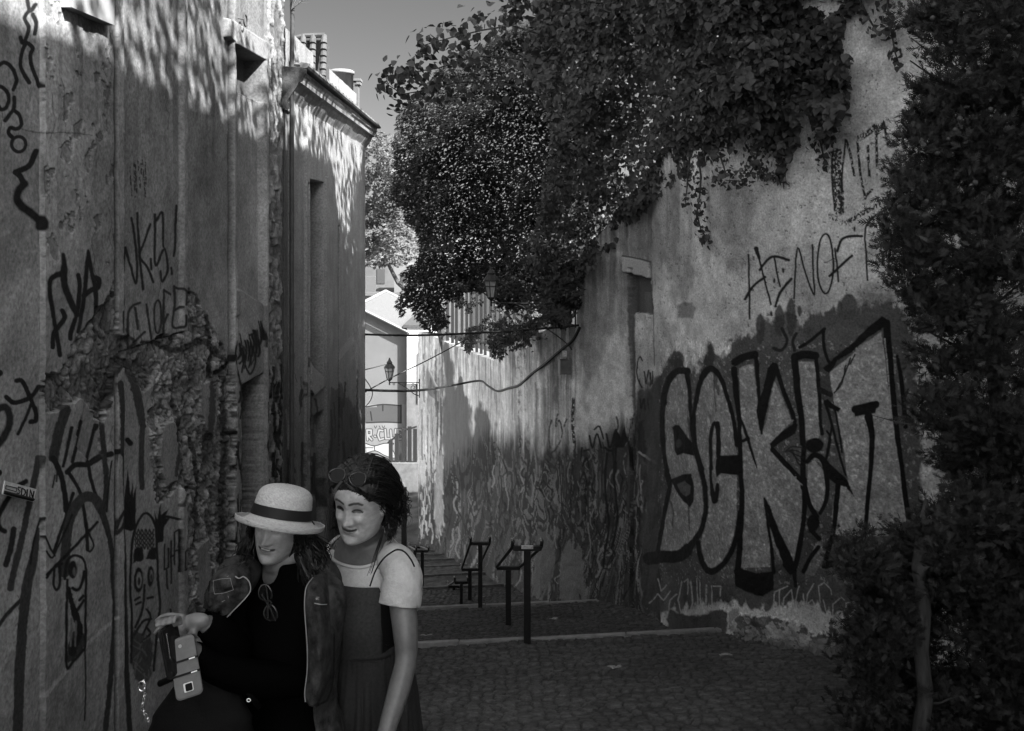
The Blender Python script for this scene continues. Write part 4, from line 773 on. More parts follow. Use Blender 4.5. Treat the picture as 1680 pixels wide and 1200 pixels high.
# higher terraces of roofs beyond
th2 = empty('far_terrace_house', (-14, 90, -14)); tag(th2, 'distant flat-roofed house with a pale parapet seen over the gable', 'house')
b = MB(); b.box((-26,86,-14),(-7.2,97,-6.6)); b.build('wall', mat('far_wall', 0.06, noise=0.2, nscale=1), th2)
b = MB(); b.box((-26.2,85.7,-6.6),(-7.0,86.1,-6.3)); b.box((-26,91,-6.6),(-13.6,91.4,-5.1)); b.build('parapet', mat('far_parapet', 0.08), th2)
b = MB(); b.box((-11.6,90,-6.6),(-9.5,96,-3.9)); b.build('stair_house', mat('stair_plaster', 0.12), th2); b = MB(); b.box((-10.9,89.9,-5.6),(-10.3,90.02,-4.6)); b.build('window', mat('dark_pane', 0.04, rough=0.2), th2)
th3 = empty('far_house', (-20, 120, -14)); tag(th3, 'farthest pale house top glimpsed under the tree beside the left house corner', 'house')
b = MB(); b.box((-32,118,-14),(-2,130,-4.8)); b.build('wall', mat('haze_wall', 0.08, noise=0.2, nscale=0.6), th3)
fp_ = mat('far_pane', 0.05, rough=0.2)
for q in range(8): b = MB(); b.box((-31+q*3.4,117.9,-7.5),(-30+q*3.4,118.05,-5.6)); b.build('window', fp_, th3)
vl = empty('garden_house', (1, 31, -6)); tag(vl, 'pale house behind the iron fence, glimpsed between its bars', 'house')
b = MB(); b.box((-1.5,32,-7.5),(6,38,-1.3)); b.build('wall', mat('villa_wall', 0.04, noise=0.15, nscale=1.5), vl)
b = MB(); b.add([(-1.9,31.7,-1.3),(6.4,31.7,-1.3),(6.4,38.3,-1.3),(-1.9,38.3,-1.3),(1.7,34.5,0.4)], ((0,1,4),(1,2,4),(2,3,4),(3,0,4),(3,2,1,0))); b.build('roof', tile, vl)
f2 = empty('iron_fence', (-6, 48, -13.7)); tag(f2, 'tall dark railing on a low wall at the very bottom of the alley', 'fence')
for u, v in ((641,722),(651,712),(662,704),(672,700),(681,704)):
    q = at(u, v, 47.5); b = MB(); b.box((q.x-0.10, q.y-0.06, -13.2), (q.x+0.10, q.y+0.06, q.z)); b.build('bar', iron, f2)
b = MB(); b.tube([at(636,727,47.5), at(663,706,47.5), at(684,700,47.5)], 0.05, 6); b.build('rail', iron, f2)
b = MB(); b.tube([at(636,770,47.5), at(684,762,47.5)], 0.06, 6); b.build('rail', iron, f2)
b = MB(); b.box((-7.2,47.2,-13.9),(-4.6,47.8,-12.3)); b.build('plinth', dark, f2)
# roof pieces seen over the left-hand parapet
rt = empty('roof_lantern', (-3.2, 12, 1.6)); tag(rt, 'small hipped roof of curved clay tiles poking above the left parapet', 'roof')
b = MB(); tl = mat('clay_tile', 0.06, rough=0.8, noise=0.4, nscale=10)
D0 = 10.2
ridge = [at(482, 63, D0), at(500, 59, D0), at(533, 58, D0)]
b.tube(ridge, 0.028, 8)
for k, (u, r_) in enumerate(((498,0.034),(514,0.036),(532,0.036))):
    top_ = at(u, 60, D0); 
    for j in range(7):
        p = top_+Vector((0.0, -0.02-0.01*j, -0.0-0.075*j)); b.tube([p+Vector((0,0.02,0.01)), p+Vector((0,-0.015,-0.085))], [r_*0.85, r_*1.1], 10)
b.build('ridge_tiles', tl, rt); b = MB(); q0, q1 = at(480, 66, D0+0.1), at(533, 62, D0+0.1)
b.box((q0.x, D0+0.06, 1.45), (q1.x+0.01, D0+0.3, q0.z)); b.build('tile_bed', mat('dark_mortar', 0.05, noise=0.3), rt)
tk = empty('water_tank', at(562, 130, 12.8)); tag(tk, 'round white water tank rim above the left parapet', 'tank')
b = MB(); q = at(560, 120, 13.0); b.lathe([(0.05,-0.6),(0.17,-0.6),(0.17,-0.02),(0.185,-0.02),(0.185,0.02),(0.16,0.035),(0.02,0.05)], 24, c=tuple(q)); b.build('tank_body', mat('white_plastic', 0.2, rough=0.4), tk, True)
cp = empty('chimney_pot', at(583, 150, 13.4)); tag(cp, 'small square chimney vent at the far end of the left parapet', 'chimney')
b = MB(); q = at(583, 140, 13.4); b.box((q.x-0.03,q.y-0.07,1.6),(q.x+0.05,q.y+0.07,q.z)); b.build('shaft', mat('vent_body', 0.1), cp)
b = MB(); b.box((q.x-0.09,q.y-0.10,q.z+0.05),(q.x+0.09,q.y+0.10,q.z+0.085)); b.box((q.x+0.03,q.y-0.09,q.z),(q.x+0.08,q.y+0.09,q.z+0.05)); b.box((q.x-0.08,q.y-0.09,q.z),(q.x-0.05,q.y+0.09,q.z+0.05)); b.build('cap', mat('vent_cap', 0.12), cp)
# ---------------------------------------------------------------- leaves
def inpoly(U, V, pts):
    ins = np.zeros(U.shape, bool); n = len(pts)
    for k in range(n):
        ax, ay = pts[k]; bx, by = pts[(k+1) % n]
        if ay == by: continue
        ins ^= ((ay > V) != (by > V)) & (U < (bx-ax)*(V-ay)/(by-ay)+ax)
    return ins
def leafmesh(P, size, nrm=None, spread=0.8, shape='heart', hang=0.5, seed=1, val=0.06):
    """P (n,3) leaf bases; returns verts, faces, colour"""
    g = np.random.default_rng(seed); n = len(P); s = size*g.uniform(0.6, 1.25, (n, 1))
    N_ = (np.zeros((n, 3)) if nrm is None else nrm)+g.normal(0, spread, (n, 3)); N_ /= np.linalg.norm(N_, axis=1, keepdims=True)+1e-9
    T = g.normal(0, 1, (n, 3)); T[:, 2] -= hang*2; T -= N_*np.sum(T*N_, 1, keepdims=True); T /= np.linalg.norm(T, axis=1, keepdims=True)+1e-9
    B = np.cross(N_, T)
    if shape == 'heart':
        pr = [(0,0,0),(0.16,0.42,0.10),(0.52,0.36,0.08),(1.0,0.0,-0.08),(0.52,-0.36,0.08),(0.16,-0.42,0.10)]; fa = [(0,2,1),(0,3,2),(0,4,3),(0,5,4)]
    elif shape == 'oval':
        pr = [(0,0,0),(0.45,0.27,0.08),(1.0,0,0),(0.45,-0.27,0.08)]; fa = [(0,2,1),(0,3,2)]
    k = len(pr); V_ = np.stack([P+s*(a*T+b*B+c*N_) for a, b, c in pr], 1).reshape(-1, 3)
    F_ = (np.arange(n)[:, None, None]*k+np.array(fa)[None]).reshape(-1, 3)
    c = val*np.exp(g.normal(0, 0.22, n)); return V_, F_, np.repeat(c, k)
leaf_m = mat('leaf', attr='paint', rough=0.5, spec=0.35, trans=0.15)
leaf_d = mat('dull_leaf', attr='paint', rough=0.7, spec=0.15, trans=0.12)
bark = mat('bark', 0.05, rough=0.9, noise=0.5, nscale=12, bump=0.8, bscale=25, stretch=(3,3,0.6))
def mass(poly, n, surf, thick, lump=0.7, ls=90, gapn=0.0, seed=1, edge=0.0):
    """points through a bumpy leafy volume; surf(u,v) its near side, thick its depth"""
    g = np.random.default_rng(seed); p = np.array(poly, float); out = []; tot = 0
    while tot < n:
        u = g.uniform(p[:, 0].min()-25, p[:, 0].max()+25, n); v = g.uniform(p[:, 1].min()-25, p[:, 1].max()+25, n)
        du = (fbm(u/28, v/28, seed*7+1, 4)-0.5)*2*edge; dv_ = (fbm(u/28, v/28, seed*7+2, 4)-0.5)*2*edge
        m = inpoly(u+du, v+dv_, poly)
        if gapn: m &= fbm(u/16, v/16, seed*7+3, 4) > gapn
        u, v = u[m], v[m]; l = fbm(u/ls, v/ls, seed*7+4, 4); l2 = fbm(u/(ls*0.3), v/(ls*0.3), seed*7+5, 3)
        D = surf(u, v)+(0.5-l)*2*lump*1.9+(0.5-l2)*lump*0.9+g.exponential(0.33, len(u))*thick
        out.append(np.stack([(u-CX)/F*D, D, -(v-HY)/F*D], 1)); tot += len(u)
    return np.vstack(out)[:n]
def foliage(name, parts, m, parent):
    V_, F_, c_ = [], [], []; b = 0
    for v, f, c in parts: V_.append(v); F_.append(f+b); c_.append(c); b += len(v)
    return link(name, fastmesh(name, np.vstack(V_), np.vstack(F_), False, np.concatenate(c_)), m, parent)
def spray(pts, n, size, wob=0.08, seed=1, r=0.008, val=0.045, droop=0.0):
    """a stem through pts (u,v,D) with leaves along it"""
    P = np.array([at(*p) for p in pts]); g = np.random.default_rng(seed); t = np.sort(g.uniform(0, len(P)-1.001, n)); i = t.astype(int); f = (t-i)[:, None]
    Q = P[i]*(1-f)+P[i+1]*f+g.normal(0, 1, (n, 3))*wob*(1.15-0.75*(t/(len(P)-1)))[:, None]
    return leafmesh(Q, size, spread=0.9, hang=0.7, seed=seed, val=val), [Vector(p) for p in P]

# 1. the broad-leaved climber that hangs over the right wall
dRa = lambda u, v: np.asarray(depthR(np.clip(u, 740, 1500)))
vine = empty('climbing_vine', (2.5, 9.5, 1.0)); tag(vine, 'big dark broad-leaved climber hanging over the top of the lettered wall', 'climber')
pv = [(905,-240),(1460,-240),(1405,-40),(1392,30),(1385,60),(1392,130),(1384,190),(1370,205),(1352,235),(1335,215),(1318,175),(1302,170),(1300,255),(1283,262),(1268,235),(1250,235),(1238,210),(1222,215),(1205,240),
      (1188,222),(1172,250),(1150,268),(1120,292),(1085,312),(1062,338),(1035,362),(1010,392),(988,418),(966,440),(948,462),(942,500),(925,528),(895,520),(880,470),(870,420),(880,330),(900,250),(890,160),(860,110),(870,60),(890,20)]
def surf1(u, v):
    wv = np.interp(u, [880,950,1060,1200,1300,1400], [500,430,290,200,180,130]); b = np.clip((wv-v)/230, 0, 1)
    return dRa(np.clip(u, 930, 1500), v)-0.22-1.0*b*np.clip((1420-u)/260, 0.15, 1)
A1 = mass(pv, 28000, surf1, 0.36, 0.48, 95, 0.0, 11, 16)
A2 = mass([(1345,-240),(1500,-240),(1480,-30),(1400,-5),(1385,-60)], 1800, lambda u, v: dRa(u, v)-0.3, 0.3, 0.3, 60, 0.3, 12, 12)
g = np.random.default_rng(5)
# added leaf clumps, mostly above the frame, to shade and dapple wall and tree
cr = []
for (x, y, z, rx, ry, rz, n) in ((2.6,8.6,3.6,1.1,1.7,1.3,2600),(2.2,10.6,3.2,1.2,1.7,1.2,2600),(3.4,6.9,4.2,1.0,1.4,1.3,1800),(1.9,12.6,2.2,1.1,1.3,1.3,2200),(1.5,9.0,3.1,0.8,1.2,0.5,900),(1.1,11.2,3.35,0.9,1.4,0.45,900),(0.7,13.6,2.0,0.9,1.2,0.8,1400),(1.6,13.3,2.4,0.9,1.2,1.1,9000),(1.0,12.0,3.2,0.8,1.0,0.6,3600)):
    d = g.normal(0, 1, (n, 3)); d /= np.linalg.norm(d, axis=1, keepdims=True); cr.append(np.array([x, y, z])+d*np.array([rx, ry, rz])*(g.uniform(0.35, 1.0, (n, 1))**0.6)*(0.8+0.4*vnoise(d[:, :1]*3+x, d[:, 1:2]*3+y, 5)))
for (x, y, z, rx, ry, rz, n) in ((2.4,3.2,5.6,0.8,2.0,0.9,1500),(2.3,6.2,5.5,0.8,1.8,0.9,1100),(2.0,8.6,5.2,0.8,1.6,0.9,900),(1.8,11.0,4.4,0.8,1.4,0.8,700)):  # sparse unseen clumps, added to dapple the left wall
    q = g.uniform(-1, 1, (n*3, 3)); q = q[np.sum(q*q, 1) < 1]; q = q[fbm(q[:, 1]*5+x, q[:, 2]*4+y, 77, 3) > 0.48][:n]; cr.append(np.array([x, y, z])+q*np.array([rx, ry, rz]))
cr = np.vstack(cr); u_, v_ = cr[:, 0]/cr[:, 1]*F+CX, HY-cr[:, 2]/cr[:, 1]*F; cr = cr[(v_ < -4) | ((u_ > 880) & (u_ < 1380) & (v_ < 120))]
parts = [leafmesh(A1, 0.075, np.array([-0.4,-0.9,0.6]), 0.5, 'heart', 0.9, 21, 0.030), leafmesh(A2, 0.07, np.array([-0.3,-1.0,0.3]), 0.8, 'heart', 0.6, 22, 0.05), leafmesh(cr, 0.11, None, 1, 'heart', 0.3, 23, 0.035)]
stems = []
SP = [([(900,60,9.8),(840,42,9.6),(790,50,9.5),(740,62,9.4),(690,76,9.3)],190,0.085,0.16),([(900,110,10),(840,95,9.8),(780,92,9.6),(720,112,9.5),(680,118,9.4),(648,120,9.4)],230,0.085,0.17),
      ([(900,160,10),(820,135,9.8),(750,135,9.7),(700,148,9.6),(660,155,9.6),(626,132,9.5)],250,0.08,0.17),([(1000,20,9),(930,-6,8.8),(880,6,8.7),(848,18,8.6),(828,30,8.6)],150,0.075,0.12),
      ([(980,-20,8.8),(900,-30,8.6),(850,-8,8.5),(835,10,8.5)],90,0.07,0.12),([(1145,255,9.1),(1150,290,9.1),(1148,320,9.1),(1143,350,9.1),(1150,378,9.1),(1165,398,9.1),(1185,408,9.1),(1207,411,9.1)],150,0.06,0.055),
      ([(1130,270,9.3),(1128,300,9.3),(1124,335,9.3)],40,0.05,0.05),([(1250,200,8.4),(1244,245,8.35),(1236,275,8.3),(1222,298,8.3),(1190,296,8.3)],130,0.055,0.075),([(1235,255,8.3),(1250,285,8.3),(1270,292,8.3),(1300,275,8.3),(1290,255,8.3)],90,0.055,0.055),
      ([(1275,240,8.2),(1286,268,8.2),(1290,300,8.2)],22,0.11,0.03),([(1340,190,7.9),(1345,230,7.9),(1352,262,7.9),(1362,280,7.9)],70,0.055,0.055),([(1460,-40,7.3),(1456,10,7.3),(1462,50,7.3),(1468,85,7.3),(1477,112,7.3)],70,0.055,0.045),
      ([(1400,-20,7.6),(1425,30,7.5),(1440,55,7.4),(1465,40,7.3)],55,0.05,0.05),([(1180,250,8.7),(1192,290,8.7),(1170,300,8.7)],50,0.05,0.06),([(1360,60,7.8),(1378,110,7.8),(1390,145,7.8),(1388,200,7.8)],90,0.06,0.08),([(870,525,13),(880,545,13),(862,560,13),(842,560,13)],60,0.06,0.1),([(900,520,12.6),(870,530,12.8),(850,545,13)],70,0.06,0.12)]
for k, (p_, n, s_, wb) in enumerate(SP):
    pp, st = spray(p_, n, s_, wb, 100+k); parts.append(pp); stems.append(st)
foliage('foliage', parts, leaf_m, vine)
for k, st in enumerate(stems): MB().tube(st, [0.012*(1-0.6*i/(len(st)-1)) for i in range(len(st))], 5).build('stem', bark, vine)
MB().tube([(2.6,9.6,-0.2),(2.5,9.5,0.8),(2.1,9.3,1.7),(1.5,9.1,2.3)], [0.09,0.08,0.06,0.03], 8).build('trunk', bark, vine)

# 2. the dense small-leaved tree over the iron fence
tr = empty('fence_tree', (0.8, 16.5, -4.0)); tag(tr, 'dense small-leaved tree spilling over the iron fence, its top and left side sunlit', 'tree')
p2 = [(650,212),(655,185),(680,160),(715,118),(755,88),(800,66),(850,42),(905,30),(960,60),(1000,200),(990,330),(960,430),(945,500),(930,540),(905,535),(880,500),(850,505),(820,490),(800,480),(775,470),(752,480),(735,500),(725,540),(705,548),(690,535),(678,505),
      (668,498),(655,518),(646,492),(664,470),(656,448),(682,432),(690,395),(672,372),(655,345),(640,320),(650,270),(640,240)]
surf2 = lambda u, v: 13.6+np.clip((800-u)/110, 0, 2.2)+np.clip((v-200)/400, -0.4, 0.5)*-1.0
B1 = mass(p2, 62000, surf2, 0.36, 1.25, 105, 0.0, 31, 14)
bu = mass([(800,560),(812,530),(835,515),(870,505),(905,515),(900,535),(870,548),(862,565),(835,575),(812,590)], 2600, lambda u, v: 13.4+0*u, 0.5, 0.3, 40, 0.42, 33, 8)
fr_ = mass([(735,470),(850,470),(850,520),(820,560),(790,540),(770,580),(745,530)], 1500, lambda u, v: 14.6+0*u, 0.8, 0.5, 40, 0.55, 34, 10)
foliage('crown', [leafmesh(B1, 0.074, np.array([-0.5,-0.6,1.0]), 0.38, 'oval', 0.3, 41, 0.026), leafmesh(bu, 0.06, None, 0.9, 'oval', 0.3, 42, 0.09), leafmesh(fr_, 0.06, None, 0.9, 'oval', 0.3, 43, 0.09)], leaf_d, tr)
b = MB(); b.tube([(0.9,16.8,-4.4),(0.8,16.6,-3),(0.4,16.2,-1.6),(-0.2,15.8,-0.2)], [0.16,0.14,0.11,0.05], 10); b.build('trunk', bark, tr)
for k, (a, c) in enumerate((((0.7,16.5,-2.4),(-1.2,15.8,-0.6)),((0.5,16.3,-1.8),(1.0,15.6,0.8)),((0.1,16,-0.9),(-0.9,16,1.0)),((0.6,16.4,-2.2),(1.1,14.8,-0.8)))):
    a, c = Vector(a), Vector(c); MB().tube([a, (a+c)/2+Vector((0,0,0.15)), c], [0.08,0.05,0.02], 7).build('limb', bark, tr)

# 3. the far tree by the corner of the left house
ft = empty('far_tree', (-2.0, 29.5, -5)); tag(ft, 'farther tree seen between the left house corner and the fence tree', 'tree')
p3 = [(575,260),(598,225),(618,213),(640,225),(668,215),(720,235),(740,330),(730,420),(700,435),(680,425),(655,440),(640,432),(618,442),(598,432),(570,430)]
C1 = mass(p3, 17000, lambda u, v: 27+0*u, 2.2, 2.4, 55, 0.30, 51, 9)
foliage('crown', [leafmesh(C1, 0.13, np.array([0.1,-0.5,1.0]), 0.6, 'oval', 0.2, 52, 0.08)], leaf_d, ft)
b = MB(); b.tube([(-2.0,29.5,-6.5),(-2.1,29.4,-4),(-2.6,29.2,-2),(-3.4,28.8,0.5)], [0.22,0.18,0.13,0.05], 10); b.build('trunk', bark, ft)
b = MB(); b.tube([(-2.2,29.3,-3.2),(-3.6,28.8,-1.8),(-4.4,28.6,-0.2)], [0.1,0.07,0.03], 7); b.build('limb', bark, ft)

# weed on the left roof edge
wd = empty('roof_weed', at(474, 12, 8.7)); tag(wd, 'wispy dry weed growing from the top of the near left house', 'weed')
b = MB(); g2 = random.Random(3)
for k in range(16):
    q = at(471, 16, 8.65)+Vector((0.04, 0, 0)); d = Vector((g2.uniform(0.02,0.26), g2.uniform(-0.1,0.1), g2.uniform(0.05,0.3))); b.tube([q, q+d*0.5+Vector((0,0,0.03)), q+d], [0.004,0.003,0.0015], 4)
b.build('stalks', mat('dry_weed', 0.1), wd)

# ---------------------------------------------------------------- junipers at the right edge
jun = mat('juniper_scale', attr='paint', rough=0.6, spec=0.12, trans=0.08)
def juniper_sprigs(P, out, L, seed, val=0.05):
    """flat feathery sprigs: a short axis with side blades"""
    g = np.random.default_rng(seed); n = len(P)
    A = out+g.normal(0, 0.55, (n, 3)); A /= np.linalg.norm(A, axis=1, keepdims=True); R = g.normal(0, 1, (n, 3)); B = np.cross(A, R); B /= np.linalg.norm(B, axis=1, keepdims=True)
    s = L*g.uniform(0.6, 1.3, (n, 1)); V_ = []; cnt = 0
    Nn = np.cross(A, B)
    for (t0, ang, ln) in ((0,0,1.0),(0.1,0.75,0.45),(0.16,-0.8,0.5),(0.3,0.7,0.5),(0.36,-0.65,0.5),(0.48,0.65,0.42),(0.55,-0.6,0.42),(0.68,0.55,0.32),(0.74,-0.5,0.3)):
        p0 = P+A*s*t0; d = A*math.cos(ang)+B*math.sin(ang)+Nn*g.uniform(-0.3, 0.3, (n, 1)); e = p0+d*s*ln; wv = np.cross(d, Nn)*s*0.042
        V_ += [p0-wv, p0+wv, (p0+e)/2+wv*1.3, e]; cnt += 1
    V_ = np.stack(V_, 1).reshape(-1, 3); k = cnt*4
    F_ = (np.arange(n)[:, None, None]*k+np.array([(q*4, q*4+1, q*4+2) for q in range(cnt)]+[(q*4, q*4+2, q*4+3) for q in range(cnt)])[None]).reshape(-1, 3)
    return V_, F_, np.repeat(val*np.exp(g.normal(0, 0.4, n)), k)
def branches(clumps, seed, per, fine):
    """each clump: centre, radius; sprigs on little boughs inside it"""
    g = np.random.default_rng(seed); P, O = [], []
    for (x, y, z, r) in clumps:
        nb = int(per*r*r/0.09)
        for _ in range(nb):
            d = g.normal(0, 1, 3); d[2] = abs(d[2])*0.9-0.1; d /= np.linalg.norm(d); l = r*g.uniform(0.5, 1.15); m = fine
            t = g.uniform(0.25, 1, m)[:, None]; base = np.array([x, y, z])+d*l*t+g.normal(0, 0.022, (m, 3)); P.append(base); O.append(np.tile(d, (m, 1))*0.8+g.normal(0, 0.3, (m, 3))+np.array([0,0,0.25]))
    return np.vstack(P), np.vstack(O)
def clumpfield(poly, n, D0, D1, rmin, rmax, seed):
    g = np.random.default_rng(seed); p = np.array(poly, float); out = []
    while len(out) < n:
        u, v = g.uniform(p[:, 0].min(), p[:, 0].max()), g.uniform(p[:, 1].min(), p[:, 1].max())
        if not inpoly(np.array([u]), np.array([v]), poly)[0]: continue
        D = g.uniform(D0, D1); q = at(u, v, D); out.append((q.x, q.y, q.z, g.uniform(rmin, rmax)))
    return out
j1 = empty('juniper', (2.95, 5.4, -3.1)); tag(j1, 'tall dark juniper filling the right edge from top to bottom', 'tree')
pj = [(1500,-80),(1760,-80),(1800,1240),(1640,1240),(1610,900),(1560,860),(1530,700),(1530,560),(1500,520),(1475,455),(1462,400),(1468,345),(1478,270),(1512,200),(1525,120),(1520,60)]
cl = clumpfield(pj, 520, 4.9, 6.2, 0.10, 0.24, 61)
tips = [(1500,-10),(1512,72),(1508,100),(1495,190),(1480,215),(1462,270),(1452,295),(1450,330),(1445,380),(1438,410),(1440,435),(1455,470),(1480,500),(1500,540),(1535,600),(1540,660),(1545,740),(1552,800),(1468,365),(1500,330),(1480,430)]
for u, v in tips: q = at(u+12, v, 5.2); cl.append((q.x, q.y, q.z, 0.085))
P, O = branches(cl, 62, 34, 12)
foliage('foliage', [juniper_sprigs(P, O, 0.058, 63, 0.030)], jun, j1)
b = MB(); b.tube([at(1660,1230,5.9), at(1655,1000,5.8), at(1650,830,5.7), at(1643,720,5.7), at(1620,500,5.8), at(1600,200,5.8), at(1595,-60,5.8)], [0.075,0.07,0.062,0.052,0.04,0.025,0.012], 12); b.build('trunk', bark, j1)
for k in range(26):
    u, v = 1600+random.uniform(-10,30), random.uniform(-20, 800); q = at(u, v, 5.75); e = at(u+random.choice((-1,1))*random.uniform(60,120), v-random.uniform(20,70), random.uniform(5.1,6.0)); MB().tube([q, (q+e)/2-Vector((0,0,0.03)), e], [0.014,0.009,0.004], 5).build('limb', bark, j1)
b = MB(); b.tube([at(1562,708,5.3), at(1520,700,5.2), at(1478,694,5.15), at(1432,682,5.1)], [0.006,0.005,0.004,0.002], 5)
for k in range(9):
    q = at(1440+k*11, 684+k*1.8, 5.15); e = q+Vector((random.uniform(-0.05,0.02), random.uniform(-0.04,0.04), -random.uniform(0.04,0.16)*(1 if k > 4 else 0.2))); b.tube([q, (q+e)/2+Vector((0.01,0,0)), e], [0.0022,0.0018,0.001], 4)
b.build('dead_twig', mat('dead_twig', 0.05), j1)
berry = mat('juniper_cone', 0.045, rough=0.6, noise=0.3, nscale=60)
for k, (u, v) in enumerate(((1575,195),(1567,213),(1556,228),(1538,252),(1648,286),(1476,340),(1590,120),(1600,300),(1532,8),(1530,30),(1560,70),(1625,180),(1520,330),(1655,60))):
    q = at(u, v, 4.82); bm = bmesh.new(); bmesh.ops.create_icosphere(bm, subdivisions=2, radius=0.0135*random.uniform(0.8,1.15), matrix=Matrix.Translation(q))
    for vv in bm.verts: vv.co += (vv.co-q).normalized()*random.uniform(-0.0015, 0.0015)
    me = bpy.data.meshes.new('cone'); bm.to_mesh(me); bm.free()
    for p in me.polygons: p.use_smooth = True
    link('cone', me, berry, j1)
j2 = empty('juniper', (2.2, 4.9, -2.95)); tag(j2, 'shorter juniper with a pale slim trunk standing low in front of the lettered wall', 'tree')
pj2 = [(1440,905),(1478,868),(1520,880),(1560,850),(1600,870),(1640,840),(1700,860),(1700,1230),(1400,1230),(1412,1130),(1402,1060),(1422,1010),(1396,960),(1385,925),(1400,900)]
cl = clumpfield(pj2, 240, 4.75, 5.6, 0.09, 0.20, 71)
for u, v in ((1385,905),(1380,885),(1410,890),(1400,930),(1395,960),(1420,1000),(1408,1040),(1404,1090),(1412,1150),(1405,1190),(1470,870),(1540,850)): q = at(u+14, v, 4.9); cl.append((q.x, q.y, q.z, 0.08))
for u, v in ((1520,900),(1530,980),(1510,1060),(1528,1130)): q = at(u, v, 5.5); cl.append((q.x, q.y, q.z, 0.15))
cl = [c for c in cl if not (abs(c[0]/c[1]*F+CX-1512) < 12 and c[1] < 4.95)]
P, O = branches(cl, 72, 34, 12); foliage('foliage', [juniper_sprigs(P, O, 0.054, 73, 0.028)], jun, j2)
pale_bark = mat('pale_bark', 0.05, rough=0.9, noise=0.4, nscale=14, bump=0.8, bscale=30, stretch=(3,3,0.5))
b = MB(); b.tube([at(1512,1290,4.85), at(1510,1200,4.85), at(1519,1140,4.85), at(1511,1070,4.86), at(1516,1000,4.88), at(1506,930,4.9), at(1512,870,5.0), at(1520,820,5.1)], [0.046,0.043,0.04,0.038,0.037,0.034,0.025,0.012], 12); b.build('trunk', pale_bark, j2, True)
for k in range(5):
    v = random.uniform(900, 1180); q = at(1512, v, 4.9); e = at(1512+random.choice((-1,1))*random.uniform(40,90), v-random.uniform(10,50), random.uniform(4.8,5.4)); MB().tube([q, (q+e)/2-Vector((0,0,0.02)), e], [0.011,0.007,0.003], 5).build('limb', bark, j2)
# ---------------------------------------------------------------- people
def cr_interp(P, n):
    """Catmull-Rom resampling of rows of P to n rows"""
    P = np.asarray(P, float); m = len(P); Q = np.vstack([2*P[0]-P[1], P, 2*P[-1]-P[-2]]); t = np.linspace(0, m-1-1e-6, n); i = t.astype(int); f = (t-i)[:, None]
    a, b, c, d = Q[i], Q[i+1], Q[i+2], Q[i+3]
    return 0.5*(2*b+(c-a)*f+(2*a-5*b+4*c-d)*f*f+(3*b-a-3*c+d)*f**3)
def grid_faces(r, n, caps=True, base=0):
    i = np.arange(r-1)[:, None]; k = np.arange(n)[None]; k2 = (k+1) % n
    f = np.stack([i*n+k+0*i, i*n+k2, (i+1)*n+k2, (i+1)*n+k], -1).reshape(-1, 4)
    return f
def loftP(rings, rows=40, n=48, pw=2.3):
    """rings: (cx, cy, z, rx, ry front, ry back); angle 0 = +x, 90 = +y (front)"""
    R = cr_interp(rings, rows); a = np.linspace(0, 2*math.pi, n, endpoint=False); c, s = np.cos(a), np.sin(a)
    ce = np.sign(c)*np.abs(c)**(2/pw); se = np.sign(s)*np.abs(s)**(2/pw)
    X = R[:, 0:1]+R[:, 3:4]*ce; Y = R[:, 1:2]+np.where(s > 0, R[:, 4:5], R[:, 5:6])*se; Z = R[:, 2:3]+0*c
    return np.stack([X, Y, Z], -1), a
def closed(P):
    r, n = P.shape[:2]; V_ = np.vstack([P.reshape(-1, 3), P[0].mean(0), P[-1].mean(0)]); F_ = [tuple(f) for f in grid_faces(r, n)]
    F_ += [(r*n, (k+1) % n, k) for k in range(n)]+[(r*n+1, (r-1)*n+k, (r-1)*n+(k+1) % n) for k in range(n)]
    return V_, F_
def limb(pts, rad, n=16, rows=30, flat=1.0):
    Q = cr_interp(np.column_stack([np.array(pts, float), np.array(rad, float)]), rows); P = Q[:, :3]; r = np.maximum(Q[:, 3], 0.001); out = []
    t = np.gradient(P, axis=0); t /= np.linalg.norm(t, axis=1, keepdims=True); u = np.cross(t[0], (0.31, 0.2, 0.93)); u /= np.linalg.norm(u)
    for i in range(rows):
        u = u-t[i]*u.dot(t[i]); u /= np.linalg.norm(u); w_ = np.cross(t[i], u); a = np.linspace(0, 2*math.pi, n, endpoint=False)[:, None]
        out.append(P[i]+(u*np.cos(a)+w_*np.sin(a)*flat)*r[i])
    return np.array(out)
def ball(c, r, n=14, rot=None):
    th = np.linspace(0.05, math.pi-0.05, n); P = np.stack([np.stack([np.sin(t)*np.cos(np.linspace(0, 2*math.pi, 20, endpoint=False)), np.sin(t)*np.sin(np.linspace(0, 2*math.pi, 20, endpoint=False)), np.full(20, math.cos(t))], -1) for t in th])*np.array(r)
    if rot is not None: P = P @ np.array(rot).T
    return P+np.array(c)
def fuse(name, shells, voxel, smooth=3):
    V_, F_ = [], []; b = 0
    for P in shells:
        v, f = closed(P) if not isinstance(P, tuple) else P; V_ += [tuple(p) for p in v]; F_ += [tuple(int(i)+b for i in q) for q in f]; b += len(v)
    me = bpy.data.meshes.new('tmp'); me.from_pydata(V_, [], F_); bm = bmesh.new(); bm.from_mesh(me)
    o = bpy.data.objects.new('tmp', me); bm.free(); C.objects.link(o)
    r = o.modifiers.new('r', 'REMESH'); r.mode = 'VOXEL'; r.voxel_size = voxel
    s_ = o.modifiers.new('s', 'SMOOTH'); s_.factor = 0.5; s_.iterations = smooth
    dg = bpy.context.evaluated_depsgraph_get(); dg.update(); m2_ = bpy.data.meshes.new_from_object(o.evaluated_get(dg)); m2_.name = name
    bpy.data.objects.remove(o)
    for p in m2_.polygons: p.use_smooth = True
    return m2_
